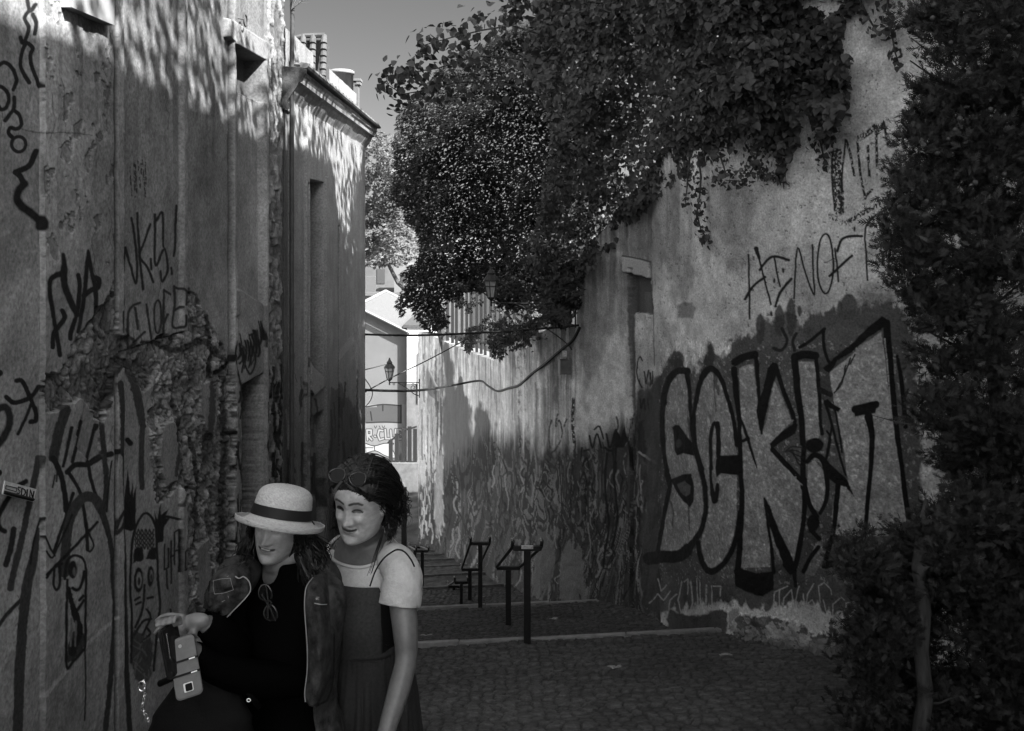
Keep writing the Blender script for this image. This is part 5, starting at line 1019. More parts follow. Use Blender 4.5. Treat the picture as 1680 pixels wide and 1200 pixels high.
def setattr_(me, c):
    a = me.attributes.get('paint') or me.attributes.new('paint', 'FLOAT_COLOR', 'POINT'); n = len(me.vertices); q = np.ones((n, 4), np.float32); q[:, :3] = np.asarray(c).reshape(n, 1); a.data.foreach_set('color', q.ravel())
def coords(me): a = np.empty(len(me.vertices)*3, np.float32); me.vertices.foreach_get('co', a); return a.reshape(-1, 3).astype(float)

def head_grid(smile=1.0, open_=0.0, wide=1.0, hat=False):
    """head in its own frame: x to its left, y to the front, z up; chin at -0.115"""
    #      z      w      front  back
    pr = [(-.119,.016,.048,-.020),(-.114,.031,.070,-.006),(-.102,.047,.082,.008),(-.085,.057,.083,.030),(-.065,.063,.081,.055),(-.045,.067,.081,.072),(-.02,.068,.082,.086),(.005,.072,.083,.094),(.03,.074,.086,.099),(.055,.075,.084,.100),(.078,.070,.074,.094),(.096,.058,.058,.078),(.109,.036,.036,.05),(.116,.010,.012,.018)]
    R = cr_interp(pr, 120); n = 150; a = np.linspace(0, 2*math.pi, n, endpoint=False); c, s = np.cos(a), np.sin(a)
    pw = np.interp(R[:, 0], [-.12,-.06,.03,.12], [2.0,2.25,2.35,2.1])[:, None]
    X = R[:, 1:2]*np.sign(c)*np.abs(c)**(2/pw)*wide; Y = np.where(s > 0, R[:, 2:3], R[:, 3:4])*np.sign(s)*np.abs(s)**(2/pw); Z = R[:, 0:1]+0*X
    fr = sstep(0.0, 0.03, Y); g2 = lambda x0, z0, sx, sz: np.exp(-((X-x0)/sx)**2-((Z-z0)/sz)**2)
    def seg(x0, z0, x1, z1, sg):
        L_ = (x1-x0)**2+(z1-z0)**2; t = np.clip(((X-x0)*(x1-x0)+(Z-z0)*(z1-z0))/L_, 0, 1); return np.exp(-((X-x0-t*(x1-x0))**2+(Z-z0-t*(z1-z0))**2)/sg**2)
    d = 0
    zt = np.clip((0.024-Z)/0.054, 0, 1)
    d = d+0.0175*zt**1.2*np.exp(-(X/(0.0075+0.004*zt))**2)*sstep(-.047, -.034, Z)+0.004*g2(0, .03, .008, .02)+0.009*g2(0, -.030, .011, .009)
    for q in (-1, 1):
        d = d+0.008*g2(q*.0145, -.034, .0065, .0075)-0.0125*g2(q*.031, .014, .017, .0125)+0.006*g2(q*.031, .008, .0135, .0085)+0.0028*g2(q*.031, .021, .016, .004)+0.0022*g2(q*.03, .036, .022, .007)
        d = d+0.0125*smile*g2(q*.040, -.020, .016, .016)-0.0022*smile*seg(q*.019, -.030, q*.033, -.060, .0045)-0.0025*seg(q*.018, -.002, q*.040, -.003, .0035)+0.003*g2(q*.036, -.062, .013, .016)*smile-0.006*g2(q*.072, .01, .02, .03)
        d = d-0.0035*g2(q*.029, -.056+.003*smile, .005, .006)
    zl = Z+.058-0.10*smile*X**2*14*0.1
    cx = X**2*(9.0*smile); zz = Z+.0585-cx
    wl = np.exp(-(X/.021)**4)
    d = d+wl*(0.0055*np.exp(-((zz-.0055)/.0045)**2)+0.0068*np.exp(-((zz+.0075)/.0055)**2)-0.0065*np.exp(-(zz/(.0020+open_*.0035))**2))
    d = d-0.004*g2(0, -.078, .022, .006)+0.007*g2(0, -.100, .018, .012)+0.003*g2(0, -.044, .003, .006)*-1+0.003*g2(0, .07, .04, .03)
    Y = Y+d*fr
    if hat: q = 1-0.28*sstep(0.035, 0.085, Z); X = X*q; Y = Y*q; Z = np.where(Z > 0.05, 0.05+(Z-0.05)*0.66, Z)   # hair pressed flat under the hat
    return np.stack([X, Y, Z], -1)
def face_paint(L_, skin, smile, open_, brow=(.012,.034,.047,.037), glow=1.0):
    """colour by position in the head frame"""
    X, Y, Z = L_.T; c = np.full(len(X), skin); c *= 0.80+0.40*fbm(X*110+40, Z*110+40, 500, 4); fr = Y > 0.035
    def line(pts, w, val, soft=0.0014, a=1.0):
        nonlocal c
        best = np.full(X.shape, 9.)
        for (x0, z0), (x1, z1) in zip(pts[:-1], pts[1:]):
            L2 = (x1-x0)**2+(z1-z0)**2+1e-12; t = np.clip(((X-x0)*(x1-x0)+(Z-z0)*(z1-z0))/L2, 0, 1); best = np.minimum(best, np.hypot(X-x0-t*(x1-x0), Z-z0-t*(z1-z0)))
        al = a*(1-sstep(w/2-soft, w/2+soft, best))*fr; c = c*(1-al)+val*al
    for q in (-1, 1):
        line([(q*brow[0], brow[1]), (q*(brow[0]+.014), brow[1]+.006), (q*(brow[2]-.01), brow[3]+.004), (q*brow[2], brow[3]-.002)], .0076, .012, .0016, .97)
        line([(q*.017, .010), (q*.024, .0135), (q*.032, .0145), (q*.040, .0125), (q*.046, .0085)], .0072, .006, .0012)
        line([(q*.020, .0085), (q*.030, .0100), (q*.040, .0085)], .0066, .012, .0012, a=0.95)
        line([(q*.029, .0098), (q*.033, .0098)], .0046, .01)
        line([(q*.018, .0165), (q*.032, .0205), (q*.046, .0145)], .0012, skin*.45, a=.7)
        line([(q*.019, .004), (q*.030, .002), (q*.041, .004)], .0016, skin*.6, a=.6)
        line([(q*.0075, -.0385), (q*.0115, -.0375)], .0036, .02, a=.9)
    k = 9.0*smile; mz = lambda x: -.0585+k*x*x
    xs = np.linspace(-.024, .024, 13); line([(x, mz(x)+.0045*(1-(x/.024)**2)) for x in xs], .0074, skin*.30, a=.92); line([(x, mz(x)-.0058*(1-(x/.026)**2)) for x in xs], .0090, skin*.34, a=.92)
    line([(x, mz(x)) for x in np.linspace(-.026, .026, 13)], .0048+open_*.003, .010)
    if open_ > 0: line([(x, mz(x)+.0012) for x in np.linspace(-.014, .014, 9)], .0034*open_+.001, .55, .0008)
    return c
skin_m = mat('skin', attr='paint', rough=0.40, spec=0.45, noise=0.16, nscale=70, bump=0.35, bscale=150, bump_d=0.002)
hair_m = mat('hair', 0.006, rough=0.5, spec=0.35, noise=0.3, nscale=50)
def frame(org, yaw, s=1.0):
    """person frame: +y (front) turned by yaw from facing the camera (-Y)"""
    return Matrix.Translation(org) @ Matrix.Rotation(math.pi+yaw, 4, 'Z') @ Matrix.Scale(s, 4)
def tr(P, M): P = np.asarray(P, float); A = np.array(M); return P @ A[:3, :3].T+A[:3, 3]
def hair_locks(roots, ends, n, r, seed, wave=0.012, bulge=0.03, centre=(0,0,0), rows=14, sides=5, fine=0.3):
    """locks from root points to end points bulging away from centre"""
    g = np.random.default_rng(seed); mb = MB()
    for k in range(n):
        i = g.integers(len(roots)); a = np.array(roots[i])+g.normal(0, 0.006, 3); b = np.array(ends[i])+g.normal(0, 0.014, 3); t = np.linspace(0, 1, rows)[:, None]
        o = (a+b)/2-np.array(centre); o /= np.linalg.norm(o)+1e-9; ph = g.uniform(0, 6.28, 3); am = wave*g.uniform(0.4, 1.3)
        P = a*(1-t)+b*t+o*np.sin(t*math.pi)*bulge*g.uniform(0.6, 1.3)+np.sin(t*g.uniform(6, 11)+ph)*am*t
        rr = r*g.uniform(0.5, 1.2)*(1 if g.random() > fine else 0.22)
        mb.tube([Vector(p) for p in P], [float(rr*(0.75+0.5*math.sin(x*math.pi))*(1-0.75*max(0, x-0.6)/0.4)) for x in t[:, 0]], sides)
    return mb
def skull(d, off):
    """point outside the skull in direction d (head frame)"""
    d = np.asarray(d, float); d = d/np.linalg.norm(d, axis=-1, keepdims=True); p = 2.3
    k = (np.abs(d[..., 0]/.078)**p+np.abs((d[..., 1])/np.where(d[..., 1] > 0, .086, .102))**p+np.abs(d[..., 2]/.118)**p)**(-1/p); return d*(k[..., None]+np.asarray(off)[..., None])
def strands(Hm, n, start, end, r, seed, off0=.004, off1=.02, tail=0.0, wave=.006, rows=18, flare=0.0, down=0.0):
    """combed strands: from start() to end() directions over the skull, then a tail that falls"""
    g = np.random.default_rng(seed); mb = MB(); R3 = Hm.to_3x3().normalized()
    for k in range(n):
        a_, b_ = np.array(start(g)), np.array(end(g)); a_ /= np.linalg.norm(a_); b_ /= np.linalg.norm(b_); t = np.linspace(0, 1, rows)[:, None]
        D_ = a_*(1-t)+b_*t; o = off0+(off1-off0)*g.uniform(0.3, 1)*np.sin(t[:, 0]*math.pi*0.55); P = skull(D_, o); ph = g.uniform(0, 6.28, 3)
        P = P+np.sin(t*g.uniform(8, 14)+ph)*wave*t*g.uniform(.3, 1.2)
        W = tr(P, Hm)
        if tail > 0:
            L_ = tail*g.uniform(0.45, 1.1); q = np.linspace(0.1, 1, 12)[:, None]; out = np.array(Hm.to_3x3() @ Vector((b_[0], b_[1], 0))); out /= np.linalg.norm(out)+1e-9
            Tt = W[-1]+np.array([0, 0, -1])*L_*q+out*flare*np.sin(q*2.2)*g.uniform(.3, 1.3)+np.sin(q*g.uniform(5, 9)+ph)*wave*1.6*q; W = np.vstack([W, Tt])
        m = len(W); rr = r*g.uniform(0.5, 1.3); mb.tube([Vector(p) for p in W], [float(rr*(0.6+0.4*min(1, 4*i/m))*(1-0.7*max(0, i/m-0.7)/0.3)) for i in range(m)], 3, False)
    return mb
def shell(P, a, name, m, parent, keep=None, thick=0.003, colour=None, vis=True):
    """open garment surface from a ring grid, keeping faces where keep(ring z, angle) holds"""
    r, n = P.shape[:2]; f = grid_faces(r, n)
    if keep is not None:
        zc = P.reshape(-1, 3)[f].mean(1); ac = a[(f[:, 0] % n)]; f = f[keep(zc, ac)]
    me = fastmesh(name, P.reshape(-1, 3), f, True, colour if colour is None else np.asarray(colour).ravel())
    o = link(name, me, m, parent); s_ = o.modifiers.new('s', 'SOLIDIFY'); s_.thickness = thick; s_.offset = 1
    return o
def finger(base, dirs, lens, r0, r1):
    """one finger: base point, a direction per phalanx"""
    P = [np.array(base, float)]
    for d, l in zip(dirs, lens): d = np.array(d, float); P.append(P[-1]+d/np.linalg.norm(d)*l)
    return limb(P, list(np.linspace(r0, r1, len(P))), 10, 16)
def spectacles(parent, M, name='sunglasses', folded=False):
    gm_ = mat('sunglass_lens', 0.006, rough=0.2, spec=0.25); fm_ = mat('sunglass_frame', 0.02, rough=0.25, spec=0.6)
    for q in (-1, 1):
        b = MB(); b.tube([M @ Vector((q*0.034+0.026*math.cos(t), 0.004*math.cos(t*2), 0.020*math.sin(t))) for t in np.linspace(0, 6.2832, 19)], 0.0022, 6); b.build('rim', fm_, parent, True)
        pts = [M @ Vector((q*0.034+0.025*math.cos(t), 0.0, 0.019*math.sin(t))) for t in np.linspace(0, 6.2832, 18, endpoint=False)]
        b = MB(); b.add(pts+[p+(M.to_3x3() @ Vector((0, 0.0015, 0))) for p in pts], [tuple(range(17, -1, -1)), tuple(range(18, 36))]+[(k, (k+1) % 18, 18+(k+1) % 18, 18+k) for k in range(18)]); b.build('lens', gm_, parent)
        b = MB(); b.tube([M @ Vector((q*0.059, -0.002, 0.008)), M @ Vector((q*(0.064 if not folded else 0.02), -0.06 if not folded else -0.008, 0.006)), M @ Vector((q*(0.064 if not folded else -0.04), -0.12 if not folded else -0.012, -0.008))], [0.0028,0.0022,0.003], 6); b.build('temple', fm_, parent)
    b = MB(); b.tube([M @ Vector((-0.009, 0, 0.006)), M @ Vector((0, 0, 0.010)), M @ Vector((0.009, 0, 0.006))], 0.002, 6); b.build('bridge', fm_, parent)

TORSO = [(0,0,.74,.150,.115,.125),(0,0,.86,.165,.115,.125),(0,0,.96,.145,.105,.105),(0,0,1.03,.128,.098,.092),(0,.004,1.11,.136,.108,.092),(0,.006,1.19,.150,.128,.098),(0,.002,1.26,.158,.112,.100),(0,-.004,1.32,.165,.088,.094),(0,-.012,1.365,.140,.068,.078),(0,-.014,1.395,.090,.058,.062),(0,-.010,1.42,.060,.052,.054),(0,.0,1.47,.051,.050,.050),(0,.012,1.52,.050,.052,.050)]
def person(name, label, org, yaw, height_s, hd_org, hd_yaw, hd_pitch, hd_roll, arms, smile, open_, skin, wide=1.0, brow=None, extra=(), hs=1.0, face=None, slim=1.0):
    """returns (root, body matrix, head matrix). Arms: world-space joint lists with radii"""
    M = frame(org, yaw, height_s) @ Matrix.Diagonal((slim, slim, 1, 1)); root = empty(name, org); tag(root, label, 'person')
    Hm = Matrix.Translation(hd_org) @ Matrix.Rotation(math.radians(hd_roll), 4, 'Y') @ Matrix.Rotation(math.pi+hd_yaw, 4, 'Z') @ Matrix.Rotation(-hd_pitch, 4, 'X') @ Matrix.Scale(hs, 4)
    T, a = loftP(TORSO, 60, 48); shells = [tr(T, M)]
    for q in (-1, 1):
        shells.append(tr(limb([(q*.085,0,.82),(q*.088,.005,.62),(q*.085,.01,.45),(q*.085,-.005,.28),(q*.085,-.01,.08),(q*.085,-.01,.02)], [.088,.075,.052,.053,.036,.034], 20, 40), M))
        shells.append(tr(ball((q*.088,.05,.035), (.042,.115,.034)), M))
    for pts, rad in arms: shells.append(limb(pts, rad, 18, 40))
    HG = head_grid(smile, open_, wide, open_ > 0); shells.append(tr(HG, Hm))
    nb = np.array(M @ Vector((0, -.006, 1.40))); ne = np.array(Hm @ Vector((0, -.022, -.07))); shells.append(limb([nb, nb*.5+ne*.5, ne], [.058*height_s, .050, .052], 20, 12))
    for q in (-1, 1): shells.append(tr(ball((q*.073*wide, -.006, -.005), (.008, .018, .030)), Hm))
    shells += list(extra)
    me = fuse('body', shells, 0.0025, 2)
    P = coords(me); E = np.empty(len(me.edges)*2, np.int32); me.edges.foreach_get('vertices', E); E = E.reshape(-1, 2); deg = np.bincount(E.ravel(), minlength=len(P))[:, None]+1e-9
    Lq = tr(P, Hm.inverted()); wgt = 1-((np.abs(Lq[:, 0]) < .10) & (np.abs(Lq[:, 1]) < .13) & (Lq[:, 2] > -.12) & (Lq[:, 2] < .15)).astype(float)[:, None]*0.92
    for _ in range(14):                                    # smooth limbs and trunk, leave the face crisp
        N_ = np.stack([np.bincount(E[:, 0], P[E[:, 1], k], len(P))+np.bincount(E[:, 1], P[E[:, 0], k], len(P)) for k in range(3)], 1)/deg; P = P+(N_-P)*0.6*wgt
    me.vertices.foreach_set('co', P.astype(np.float32).ravel()); me.update()
    P = coords(me); Lh = tr(P, Hm.inverted()); inh = (np.abs(Lh) < np.array([.10,.14,.13])).all(1); c = np.full(len(P), skin)*(0.9+0.2*fbm(P[:, 0]*60, P[:, 2]*60, 501, 3))
    fb = sstep(-.125, -.10, Lh[inh][:, 2]-0.3*np.clip(-Lh[inh][:, 1], 0, 1)); c[inh] = c[inh]*(1-fb)+fb*face_paint(Lh[inh], face or skin, smile, open_, *([brow] if brow else [])); setattr_(me, c)
    link('body', me, skin_m, root); return root, M, Hm

# ---- the woman on the right: white tee under a dark pinafore dress
G2 = gzf(-0.46, 2.78)
def wv(u, v, D): return np.array(at(u, v, D))
armL = ([wv(658,937,2.66), wv(660,985,2.61), wv(665,1035,2.57), wv(666,1082,2.55), wv(655,1130,2.50), wv(640,1180,2.44), wv(630,1215,2.41), wv(622,1240,2.39)], [.040,.039,.036,.031,.031,.026,.023,.021])
armR = ([wv(545,945,2.84), wv(520,1000,2.90), wv(512,1050,2.92), wv(512,1100,2.90), wv(520,1160,2.84)], [.045,.043,.037,.034,.026])
handL = [ball(wv(612,1268,2.37), (.036,.022,.048))]
for k in range(4):
    b_ = wv(600+k*9,1292,2.36+k*0.008); handL.append(finger(b_, [(-.15,-.1,-1),(-.3,-.1,-.9),(-.5,0,-.7)], [.032,.026,.020], .0088, .0068))
handL.append(finger(wv(596,1262,2.37), [(-.7,-.2,-.7),(-.3,-.1,-.9)], [.03,.028], .011, .008))
pw2, M2, H2 = person('person', 'dark-haired woman in a white tee and dark pinafore dress, smiling down, sunglasses pushed up', (-0.455, 2.79, G2), math.radians(-33), 1.03,
    tuple(at(592, 825, 2.70)), math.radians(-21), math.radians(11), 4, [armL, armR], 1.0, 0.0, 0.105, 1.10, (.011,.035,.049,.038), handL, 0.90, 0.30, 0.93)
# tee shirt
tee_m = mat('white_cotton', attr='paint', rough=0.9, noise=0.08, nscale=90, bump=0.7, bscale=28, bump_d=0.012, spec=0.1)
_TR = cr_interp(TORSO, 300)
def torso_shell(M, off, zlo, zhi, rows=70, n=96, wr=0.004, seed=0):
    """cloth round the trunk between two heights that may vary with the angle"""
    a = np.linspace(0, 2*math.pi, n, endpoint=False); lo = zlo(a) if callable(zlo) else np.full(n, zlo); hi = zhi(a) if callable(zhi) else np.full(n, zhi)
    Zz = lo+(hi-lo)*np.linspace(0, 1, rows)[:, None]; I = lambda k: np.interp(Zz, _TR[:, 2], _TR[:, k])
    c, s_ = np.cos(a)[None], np.sin(a)[None]; pw = 2.3; A = np.broadcast_to(a[None], Zz.shape); w_ = (fbm(A*2.2, Zz*9, 600+seed, 4)-0.5)*2*wr+off
    X = I(0)+(I(3)+w_)*np.sign(c)*np.abs(c)**(2/pw); Y = I(1)+(np.where(s_ > 0, I(4), I(5))+w_)*np.sign(s_)*np.abs(s_)**(2/pw)
    return np.stack([X, Y, Zz], -1), a
def garment(name, T, a, M, m, root, col, keep=None, thick=0.003):
    f = grid_faces(*T.shape[:2])
    if keep is not None: f = f[keep(a[f[:, 0] % T.shape[1]])]
    o = link(name, fastmesh(name, tr(T.reshape(-1, 3), M), f, True, np.broadcast_to(col, T.shape[:2]).ravel()), m, root); o.modifiers.new('s', 'SOLIDIFY').thickness = thick; return o
neck2 = lambda an: 1.402-0.056*np.clip(np.sin(an), 0, 1)**1.6
T, a = torso_shell(M2, .010, 1.0, neck2)
garment('tee_shirt', T, a, M2, tee_m, pw2, 0.40*(0.92+0.16*fbm(T[..., 0]*20, T[..., 2]*20, 610, 3)), None, 0.004)
b = MB(); b.tube([M2 @ Vector(tuple(p)) for p in np.vstack([T[-1], T[-1, :1]])], 0.0055, 6); b.build('neckband', mat('cotton_edge', 0.42, rough=0.9), pw2, True)
def sleeve(pts, rad, name, m, root, val, seed, rows=36, wr=0.006, thick=0.003, sides=40):
    P = limb(pts, rad, sides, rows); A, R_ = np.meshgrid(np.linspace(0, 2*math.pi, sides, endpoint=False), np.linspace(0, 1, rows)); w_ = (fbm(A*1.6+R_*3, R_*5+A*0.7, 620+seed, 4)-0.5)*2*wr
    ctr = P.mean(1, keepdims=True); d = P-ctr; P = P+d/np.linalg.norm(d, axis=2, keepdims=True)*w_[..., None]*(0.3+R_[..., None])
    f = grid_faces(rows, sides); c = val*(0.9+0.2*fbm(A*4, R_*9, 630+seed, 3)); o = link(name, fastmesh(name, P.reshape(-1, 3), f, True, c.ravel()), m, root); o.modifiers.new('s', 'SOLIDIFY').thickness = thick; return P
sleeve([wv(630,915,2.70), wv(648,922,2.68), wv(660,945,2.64), wv(659,970,2.62), wv(656,992,2.61)], [.035,.052,.057,.058,.059], 'sleeve', tee_m, pw2, .40, 1)
sleeve([wv(566,915,2.80), wv(556,925,2.82), wv(548,945,2.84), wv(540,985,2.87)], [.040,.052,.060,.062], 'sleeve', tee_m, pw2, .40, 2)
# pinafore: bib bodice, waistband, gathered skirt, straps
dr_m = mat('dark_denim', attr='paint', rough=0.9, noise=0.25, nscale=120, bump=0.3, bscale=400, bump_d=0.001, spec=0.1)
bib = lambda an: np.where(np.sin(an) > 0, 1.13+0.172*sstep(0.34, 0.72, np.sin(an))+0.012*np.abs(np.cos(an)), 1.13+0.12*sstep(0.3, 0.7, -np.sin(an)))
T, a = torso_shell(M2, .019, 1.10, bib, wr=0.003, seed=5)
garment('bodice', T, a, M2, dr_m, pw2, np.where((np.sin(a) > 0.45) & (np.cos(a) < 0.50), 0.034, 0.005)[None])
T, a = torso_shell(M2, .016, 1.10, 1.30, wr=0.001, seed=6); garment('side_panel', T, a, M2, dr_m, pw2, 0.005, lambda an: np.abs(np.sin(an)) < 0.70)
sk = [(0,0,1.125,.158,.130,.118),(0,0,1.08,.160,.130,.122),(0,0,.95,.178,.145,.145),(0,0,.70,.205,.170,.175),(0,0,.42,.25,.21,.22),(0,0,.30,.26,.22,.23)]
S_, a = loftP(sk, 70, 180, 2.0); A, Zz = np.meshgrid(a, S_[:, 0, 2]); fo = (np.sin(A*26+3*fbm(A*3, Zz*2, 640, 3)*3)*0.5+fbm(A*9, Zz*1.5, 641, 3)-0.5)*0.022*sstep(1.12, 0.92, Zz)+0.002*np.sin(A*60)
S_[..., 0] += fo*np.cos(A); S_[..., 1] += fo*np.sin(A)
o = link('skirt', fastmesh('skirt', tr(S_.reshape(-1, 3), M2), grid_faces(70, 180), True, (0.024*(0.8+0.4*fbm(A*6, Zz*5, 642, 3))).ravel()), dr_m, pw2); o.modifiers.new('s', 'SOLIDIFY').thickness = 0.003
W_, a = loftP([(0,0,1.105,.158,.131,.118),(0,0,1.135,.160,.134,.119)], 4, 96); o = link('waistband', fastmesh('waistband', tr(W_.reshape(-1, 3), M2), grid_faces(4, 96), True, np.full(4*96, 0.03)), dr_m, pw2); o.modifiers.new('s', 'SOLIDIFY').thickness = 0.004
strap = [wv(607,962,2.575), wv(616,937,2.575), wv(629,917,2.585), wv(643,906,2.61), wv(653,902,2.62), wv(664,906,2.61), wv(674,918,2.60), wv(680,930,2.60)]
b = MB(); b.tube([Vector(p) for p in cr_interp(np.array(strap), 26)], 0.0026, 6); b.build('shoulder_strap', mat('black_strap', 0.008), pw2, True)
# hair: cap, swept-back locks, loose strands
def cap_shell(Hm, grow, hairline, name, root, rough_=0.006, seed=0, m=None):
    HG = head_grid(0, 0, 1.0)[::2, ::2]; r, n = HG.shape[:2]; ctr = np.array([0, -.01, .01]); d = HG-ctr; d = d/np.linalg.norm(d, axis=2, keepdims=True)
    a_ = np.arctan2(HG[..., 1], HG[..., 0]); w_ = fbm(a_*5+9, HG[..., 2]*30, 700+seed, 4); G = HG+d*(grow+w_[..., None]*rough_*2)
    f = grid_faces(r, n); c = HG.reshape(-1, 3)[f].mean(1); f = f[hairline(c)]
    V_ = np.vstack([G.reshape(-1, 3), HG[-1].mean(0)+np.array([0,0,grow])]); top = [(r-1)*n+k for k in range(n)]
    F_ = [tuple(q) for q in f]+[(top[k], top[(k+1) % n], r*n) for k in range(n)]
    me = bpy.data.meshes.new(name); me.from_pydata([tuple(p) for p in tr(V_, Hm)], [], F_)
    for p in me.polygons: p.use_smooth = True
    o = link(name, me, m or hair_m, root); o.modifiers.new('s', 'SOLIDIFY').thickness = 0.006; return o
cap_shell(H2, .014, lambda c: np.where(c[:, 1] > 0.012, c[:, 2] > .094-9*c[:, 0]**2, c[:, 2] > np.where(c[:, 1] > -.03, 0.012, -.07)), 'hair_cap', pw2, 0.005, 1)
def hl(g): x = g.uniform(-.066, .070); return (x*1.1, .080-4*x*x, .090-9*x*x+g.normal(0, .004))
strands(H2, 1500, hl, lambda g: (g.normal(0, .05), -.10, g.uniform(-.06, .03)), .0016, 78, .006, .046, .02, .005).build('swept_hair', hair_m, pw2)
def tp(g): th = g.uniform(-1.3, 1.3); return (math.sin(th)*.07, g.uniform(-.04, .06), math.cos(th)*.09+.02)
strands(H2, 900, tp, lambda g: (g.normal(0, .045), -.09, g.uniform(-.09, .02)), .0016, 79, .014, .052, .045, .006, flare=.02).build('crown_hair', hair_m, pw2)
strands(H2, 800, lambda g: (.070, g.uniform(-.05, .03), g.uniform(.0, .07)), lambda g: (.075, g.uniform(-.10, -.02), -.05-g.uniform(0, .03)), .0016, 80, .008, .036, .055, .008, flare=.03).build('side_hair', hair_m, pw2)
strands(H2, 260, lambda g: (-.068, g.uniform(-.05, .02), g.uniform(.0, .06)), lambda g: (-.07, g.uniform(-.09, -.03), -.06), .0015, 81, .006, .014, .06, .005, flare=.015).build('side_hair', hair_m, pw2)
b = MB()
for l in ([(628,868,2.58),(624,885,2.55),(617,905,2.54),(611,925,2.54),(605,942,2.54)],[(560,790,2.62),(548,806,2.60),(541,830,2.60),(536,870,2.62),(545,900,2.64)],[(575,757,2.7),(595,754,2.7),(625,766,2.7),(640,790,2.7)]):
    Pp = [Vector(p) for p in cr_interp(np.array([wv(*q) for q in l]), 16)]
    for q in range(4): off = Vector((random.gauss(0, .003), random.gauss(0, .003), 0)); b.tube([p+off*(1+i*0.12) for i, p in enumerate(Pp)], [0.0016*(1-0.6*i/15) for i in range(16)], 4)
b.build('loose_strands', hair_m, pw2)
sg = empty('sunglasses', tuple(H2 @ Vector((0, .06, .11)))); tag(sg, "dark sunglasses pushed up on the dark-haired woman's head", 'sunglasses')
spectacles(sg, H2 @ Matrix.Translation((0.005, .066, .118)) @ Matrix.Rotation(math.radians(42), 4, 'X') @ Matrix.Scale(1.12, 4))
# shoes
sh_m = mat('dark_leather', 0.02, rough=0.5)
for q in (-1, 1): b = MB(); b.lathe([(0.03,0.0),(0.045,0.01),(0.048,0.04),(0.035,0.07),(0.02,0.09)], 16, M=M2 @ Matrix.Translation((q*.088,.045,-0.012)) @ Matrix.Diagonal((1.0,2.5,0.9,1))); b.build('shoe', sh_m, pw2, True)

# ---- the woman on the left: straw hat, denim jacket over black
G1 = gzf(-0.66, 2.58)
shR = wv(378,955,2.46)                       # shoulder nearer the left of the picture
armA = ([shR, wv(370,1010,2.42), wv(378,1065,2.40), wv(372,1048,2.34), wv(345,1024,2.30), wv(330,1020,2.29)], [.045,.043,.038,.033,.026,.023])
armA = ([shR, wv(372,1015,2.44), wv(382,1070,2.42), wv(368,1052,2.36), wv(350,1032,2.31), wv(337,1022,2.29)], [.045,.043,.040,.034,.027,.022])
armB = ([wv(528,960,2.66), wv(530,1030,2.64), wv(510,1100,2.55), wv(440,1110,2.42), wv(360,1095,2.32), wv(315,1070,2.27), wv(296,1052,2.25)], [.045,.042,.038,.034,.030,.025,.020])
ex = []
# hand reaching from the cuff: back of the hand up, fingers pointing left
ex.append(ball(wv(321,1020,2.278), (.038,.017,.022), rot=Matrix.Rotation(math.radians(-8), 3, 'Y')))
hb = wv(301,1012,2.27)
for k, (dv, l) in enumerate((((-1,-.1,.18),.034),((-1,-.1,-.12),.037),((-1,-.1,-.35),.035),((-.9,-.1,-.6),.030))):
    ex.append(finger(wv(303,1012+k*6,2.27-k*0.004), [dv, (dv[0], -.15, dv[2]-.35), (dv[0]*.7, -.1, dv[2]-.8)], [l, l*.72, l*.55], .0074, .0054))
ex.append(finger(wv(322,1036,2.265), [(-.8,-.1,-.6),(-.5,-.1,-.85)], [.032,.026], .0105, .0078))
# hand holding the phone from behind
ex.append(ball(wv(286,1050,2.25), (.022,.014,.034), rot=Matrix.Rotation(math.radians(12), 3, 'Y')))
for k in range(4): ex.append(finger(wv(272+k*8,1032-k*2,2.225), [(-.3+k*.1,-.3,.9),(-.2,-.7,.3),(.1,-.6,-.6)], [.022,.018,.015], .0074, .0058))
pw1, M1, H1 = person('person', 'woman in a straw hat and open denim jacket over black, looking down at her phone', (-0.655, 2.60, G1), math.radians(-26), 0.99,
    tuple(at(459, 857, 2.575)), math.radians(-15), math.radians(8), 8, [armA, armB], 0.55, 0.8, 0.12, 1.0, (.012,.031,.046,.036), ex, 0.87, 0.25)
blk = mat('black_knit', attr='paint', rough=1.0, bump=0.3, bscale=250, bump_d=0.002, spec=0.0)
T, a = torso_shell(M1, .012, 0.80, lambda an: 1.425-0.055*np.exp(-(np.cos(an)/.30)**2)*(np.sin(an) > 0), wr=0.004, seed=8)
garment('black_top', T, a, M1, blk, pw1, 0.0022, None, 0.004)
sleeve([shR, wv(372,1015,2.44), wv(382,1068,2.42), wv(372,1056,2.365), wv(350,1033,2.312), wv(333,1023,2.285)], [.055,.054,.052,.046,.038,.030], 'black_sleeve', blk, pw1, .0022, 5, 44, 0.004)
sleeve([wv(528,960,2.66), wv(530,1030,2.64), wv(510,1100,2.55), wv(440,1115,2.42), wv(362,1098,2.32), wv(318,1072,2.27)], [.055,.054,.052,.046,.038,.028], 'black_sleeve', blk, pw1, .0022, 6, 44, 0.004)
